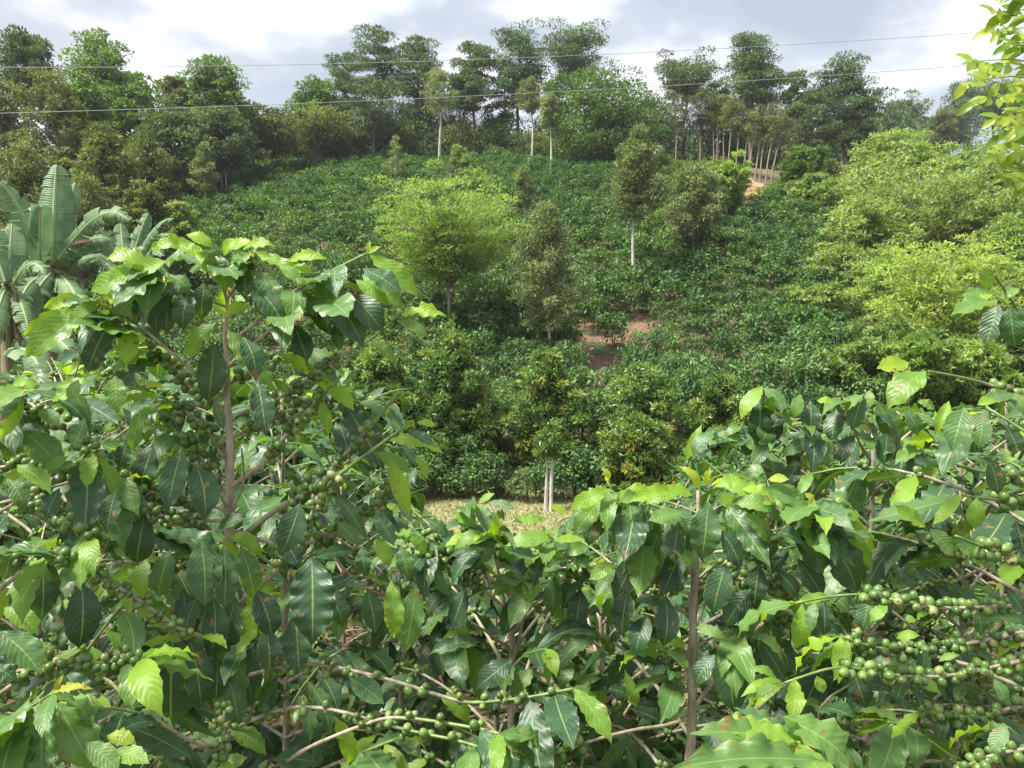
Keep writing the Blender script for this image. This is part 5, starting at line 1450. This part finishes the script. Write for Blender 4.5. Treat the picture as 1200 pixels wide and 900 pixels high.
banana("banana_plant", (58, 318), 12.5, "largest banana plant with pale upright leaves at the left",
  [(60, 305, 66, 193, 30, .02, .3, .35), (48, 300, -4, 214, 24, .12, -.4, .6), (46, 308, 48, 242, 24, .02, -.5, .1), (74, 296, 88, 214, 16, .03, .3, .3), (68, 304, 152, 258, 18, .16, -.3, .7),
   (40, 320, -12, 276, 22, .12, -.6, .5), (78, 316, 124, 308, 15, .10, -.4, .5), (70, 322, 92, 356, 22, .05, -.8, .3), (44, 325, 20, 365, 24, .1, -.6, .6), (30, 300, 18, 232, 20, .05, .4, .4), (62, 310, 130, 282, 20, .12, .4, .6), (52, 290, 30, 236, 16, .04, .6, .3), (60, 320, 28, 388, 20, .12, -.6, .6), (64, 318, 92, 390, 20, .14, -.7, .6), (58, 322, 62, 398, 18, .1, -.9, .5), (70, 312, 140, 330, 18, .2, -.2, .7)],
  [(64, 318, 44, 372, 12), (72, 320, 62, 362, 9), (56, 330, 66, 392, 16), (48, 335, 52, 400, 20), (66, 330, 78, 396, 16), (40, 330, 34, 390, 18), (82, 288, 108, 282, 10)], 41)
banana("banana_plant", (150, 322), 14.0, "smaller banana plant with thin arching leaves right of the large one",
  [(146, 308, 141, 262, 15, .02, .3, .3), (154, 306, 174, 250, 15, .05, .2, .3), (158, 310, 202, 257, 15, .12, -.3, .6), (142, 312, 112, 268, 16, .12, -.2, .6), (150, 314, 168, 292, 14, .1, -.8, .4), (144, 318, 120, 322, 16, .12, -.5, .5), (158, 318, 190, 300, 14, .15, -.6, .5), (152, 320, 200, 330, 14, .2, -.4, .7), (150, 320, 140, 372, 16, .12, -.6, .5), (154, 312, 214, 284, 13, .2, .2, .7)],
  [(150, 322, 148, 372, 14), (156, 322, 162, 365, 12)], 42, 0.11)
banana("banana_plant", (8, 340), 11.0, "banana plant cut by the left edge with brown hanging leaves",
  [(6, 330, -30, 250, 26, .1, .2, .5), (10, 328, 14, 262, 22, .02, .3, .3), (14, 335, 52, 320, 20, .14, -.6, .6), (2, 335, -40, 320, 24, .12, -.5, .5), (16, 400, 82, 412, 26, .1, -.6, .2), (10, 410, 50, 440, 26, .1, -.8, .2), (12, 338, 36, 400, 20, .12, -.6, .5), (6, 340, -8, 410, 20, .12, -.6, .5)],
  [(8, 340, 4, 400, 14), (18, 342, 24, 405, 12), (30, 345, 32, 408, 9)], 43)

# ------------------------------------------------------------------ tree at the right edge with backlit yellow green leaflets
LEAFLET = foliage("backlit_leaflet", [(0, (0.15, 0.26, 0.03)), (0.5, (0.30, 0.40, 0.05)), (1, (0.48, 0.52, 0.08))], 0.45, 0.4, jitter=0.8, tr_gain=1.5, spec=0.5)
def leaflet_mesh(seed):
    V, Fq, UV = coffee_leaf_mesh(seed, nl=6)[:3]
    V = V.copy(); V[:, 2] *= 0.8
    return mesh_from("leaflet", V, Fq, [LEAFLET], np.full(len(Fq), 0.4), True, uv=UV)
LLM = [leaflet_mesh(950 + i) for i in range(4)]
rt_ = random.Random(8)
YT = 3.3
tb = gpt(1420, YT)
tree_r = thing("roadside_tree", tb, "overhanging tree at the upper right edge with backlit yellow green leaflets", "tree")
tr_pts = [tb, P(1418, 500, YT), P(1400, 200, YT), P(1380, -100, YT)]
v, f = tube([p - tb for p in tr_pts], [0.10, 0.085, 0.07, 0.05], 10)
obj("trunk", mesh_from("trunk", np.array([tuple(q) for q in v]), f, [M['bark_tan']], smooth=True), tree_r)
rach = [((1235, 20), (1166, 14)), ((1240, 42), (1162, 34)), ((1240, 60), (1180, 50)), ((1235, 78), (1138, 72)), ((1240, 95), (1128, 96)), ((1240, 108), (1140, 118)), ((1240, 120), (1165, 140)), ((1240, 150), (1174, 156)),
        ((1245, 168), (1166, 182)), ((1245, 190), (1174, 204)), ((1235, 135), (1190, 150)), ((1240, 0), (1180, -10)), ((1235, 205), (1192, 214))]
hub = P(1262, 100, YT)
v, f = tube([P(1400, 220, YT) - tb, P(1330, 150, YT) - tb, hub - tb, P(1215, 78, YT) - tb], [0.03, 0.02, 0.011, 0.006], 7)
obj("bough", mesh_from("bough", np.array([tuple(q) for q in v]), f, [M['bark_brown']], smooth=True), tree_r)
for (a, b_) in rach:
    Y = YT + rt_.uniform(-0.25, 0.25)
    A0 = P(a[0], a[1], Y); B1 = P(b_[0], b_[1], Y - 0.1)
    mid = A0.lerp(B1, 0.5) + Vector((0, 0, 0.02))
    v, f = tube([hub - tb, A0 - tb, mid - tb, B1 - tb], [0.006, 0.004, 0.0025, 0.001], 5)
    obj("twig", mesh_from("twig", np.array([tuple(q) for q in v]), f, [M['twig_green']], smooth=True), tree_r)
    nL = 12; dr = (B1 - A0).normalized()
    for i in range(nL):
        p = A0.lerp(B1, (i + 0.5) / nL)
        for sg in (1, -1):
            if rt_.random() < 0.08: continue
            ll = rt_.uniform(0.06, 0.095)
            dv = (dr * 0.5 + Vector((rt_.uniform(-.3, .3), sg * 0.35, -rt_.uniform(0.25, 1.0) if sg < 0 else rt_.uniform(-0.7, 0.5)))).normalized()
            sd_, a_, n_ = frame(dv * ll, Vector((rt_.uniform(-.4, .4), -0.9, 0.5)))
            m = Matrix.Identity(4); w_ = ll * 0.42
            for r_ in range(3):
                m[r_][0] = sd_[r_] * w_; m[r_][1] = a_[r_] * ll; m[r_][2] = n_[r_] * ll; m[r_][3] = p[r_] - tb[r_]
            o = bpy.data.objects.new("leaflet", LLM[rt_.randrange(4)]); COL.objects.link(o); o.parent = tree_r; o.matrix_local = m

# ------------------------------------------------------------------ thin haze over the valley
HZ = bpy.data.meshes.new("haze")
x0, x1, y0, y1, z0, z1 = -420, 420, -12, 420, -40, 95
hv = [(x0, y0, z0), (x1, y0, z0), (x1, y1, z0), (x0, y1, z0), (x0, y0, z1), (x1, y0, z1), (x1, y1, z1), (x0, y1, z1)]
HZ.from_pydata(hv, [], [(0, 3, 2, 1), (4, 5, 6, 7), (0, 1, 5, 4), (1, 2, 6, 5), (2, 3, 7, 6), (3, 0, 4, 7)])
hm = bpy.data.materials.new("thin_haze"); hm.use_nodes = True; t = hm.node_tree; t.nodes.clear()
pv = t.nodes.new("ShaderNodeVolumePrincipled"); pv.inputs["Color"].default_value = (0.86, 0.92, 1.0, 1); pv.inputs["Density"].default_value = 0.00025; pv.inputs["Anisotropy"].default_value = 0.2
o_ = t.nodes.new("ShaderNodeOutputMaterial"); t.links.new(pv.outputs[0], o_.inputs["Volume"])
HZ.materials.append(hm)
obj("haze", HZ, kind="stuff", label="thin pale haze in the valley air")
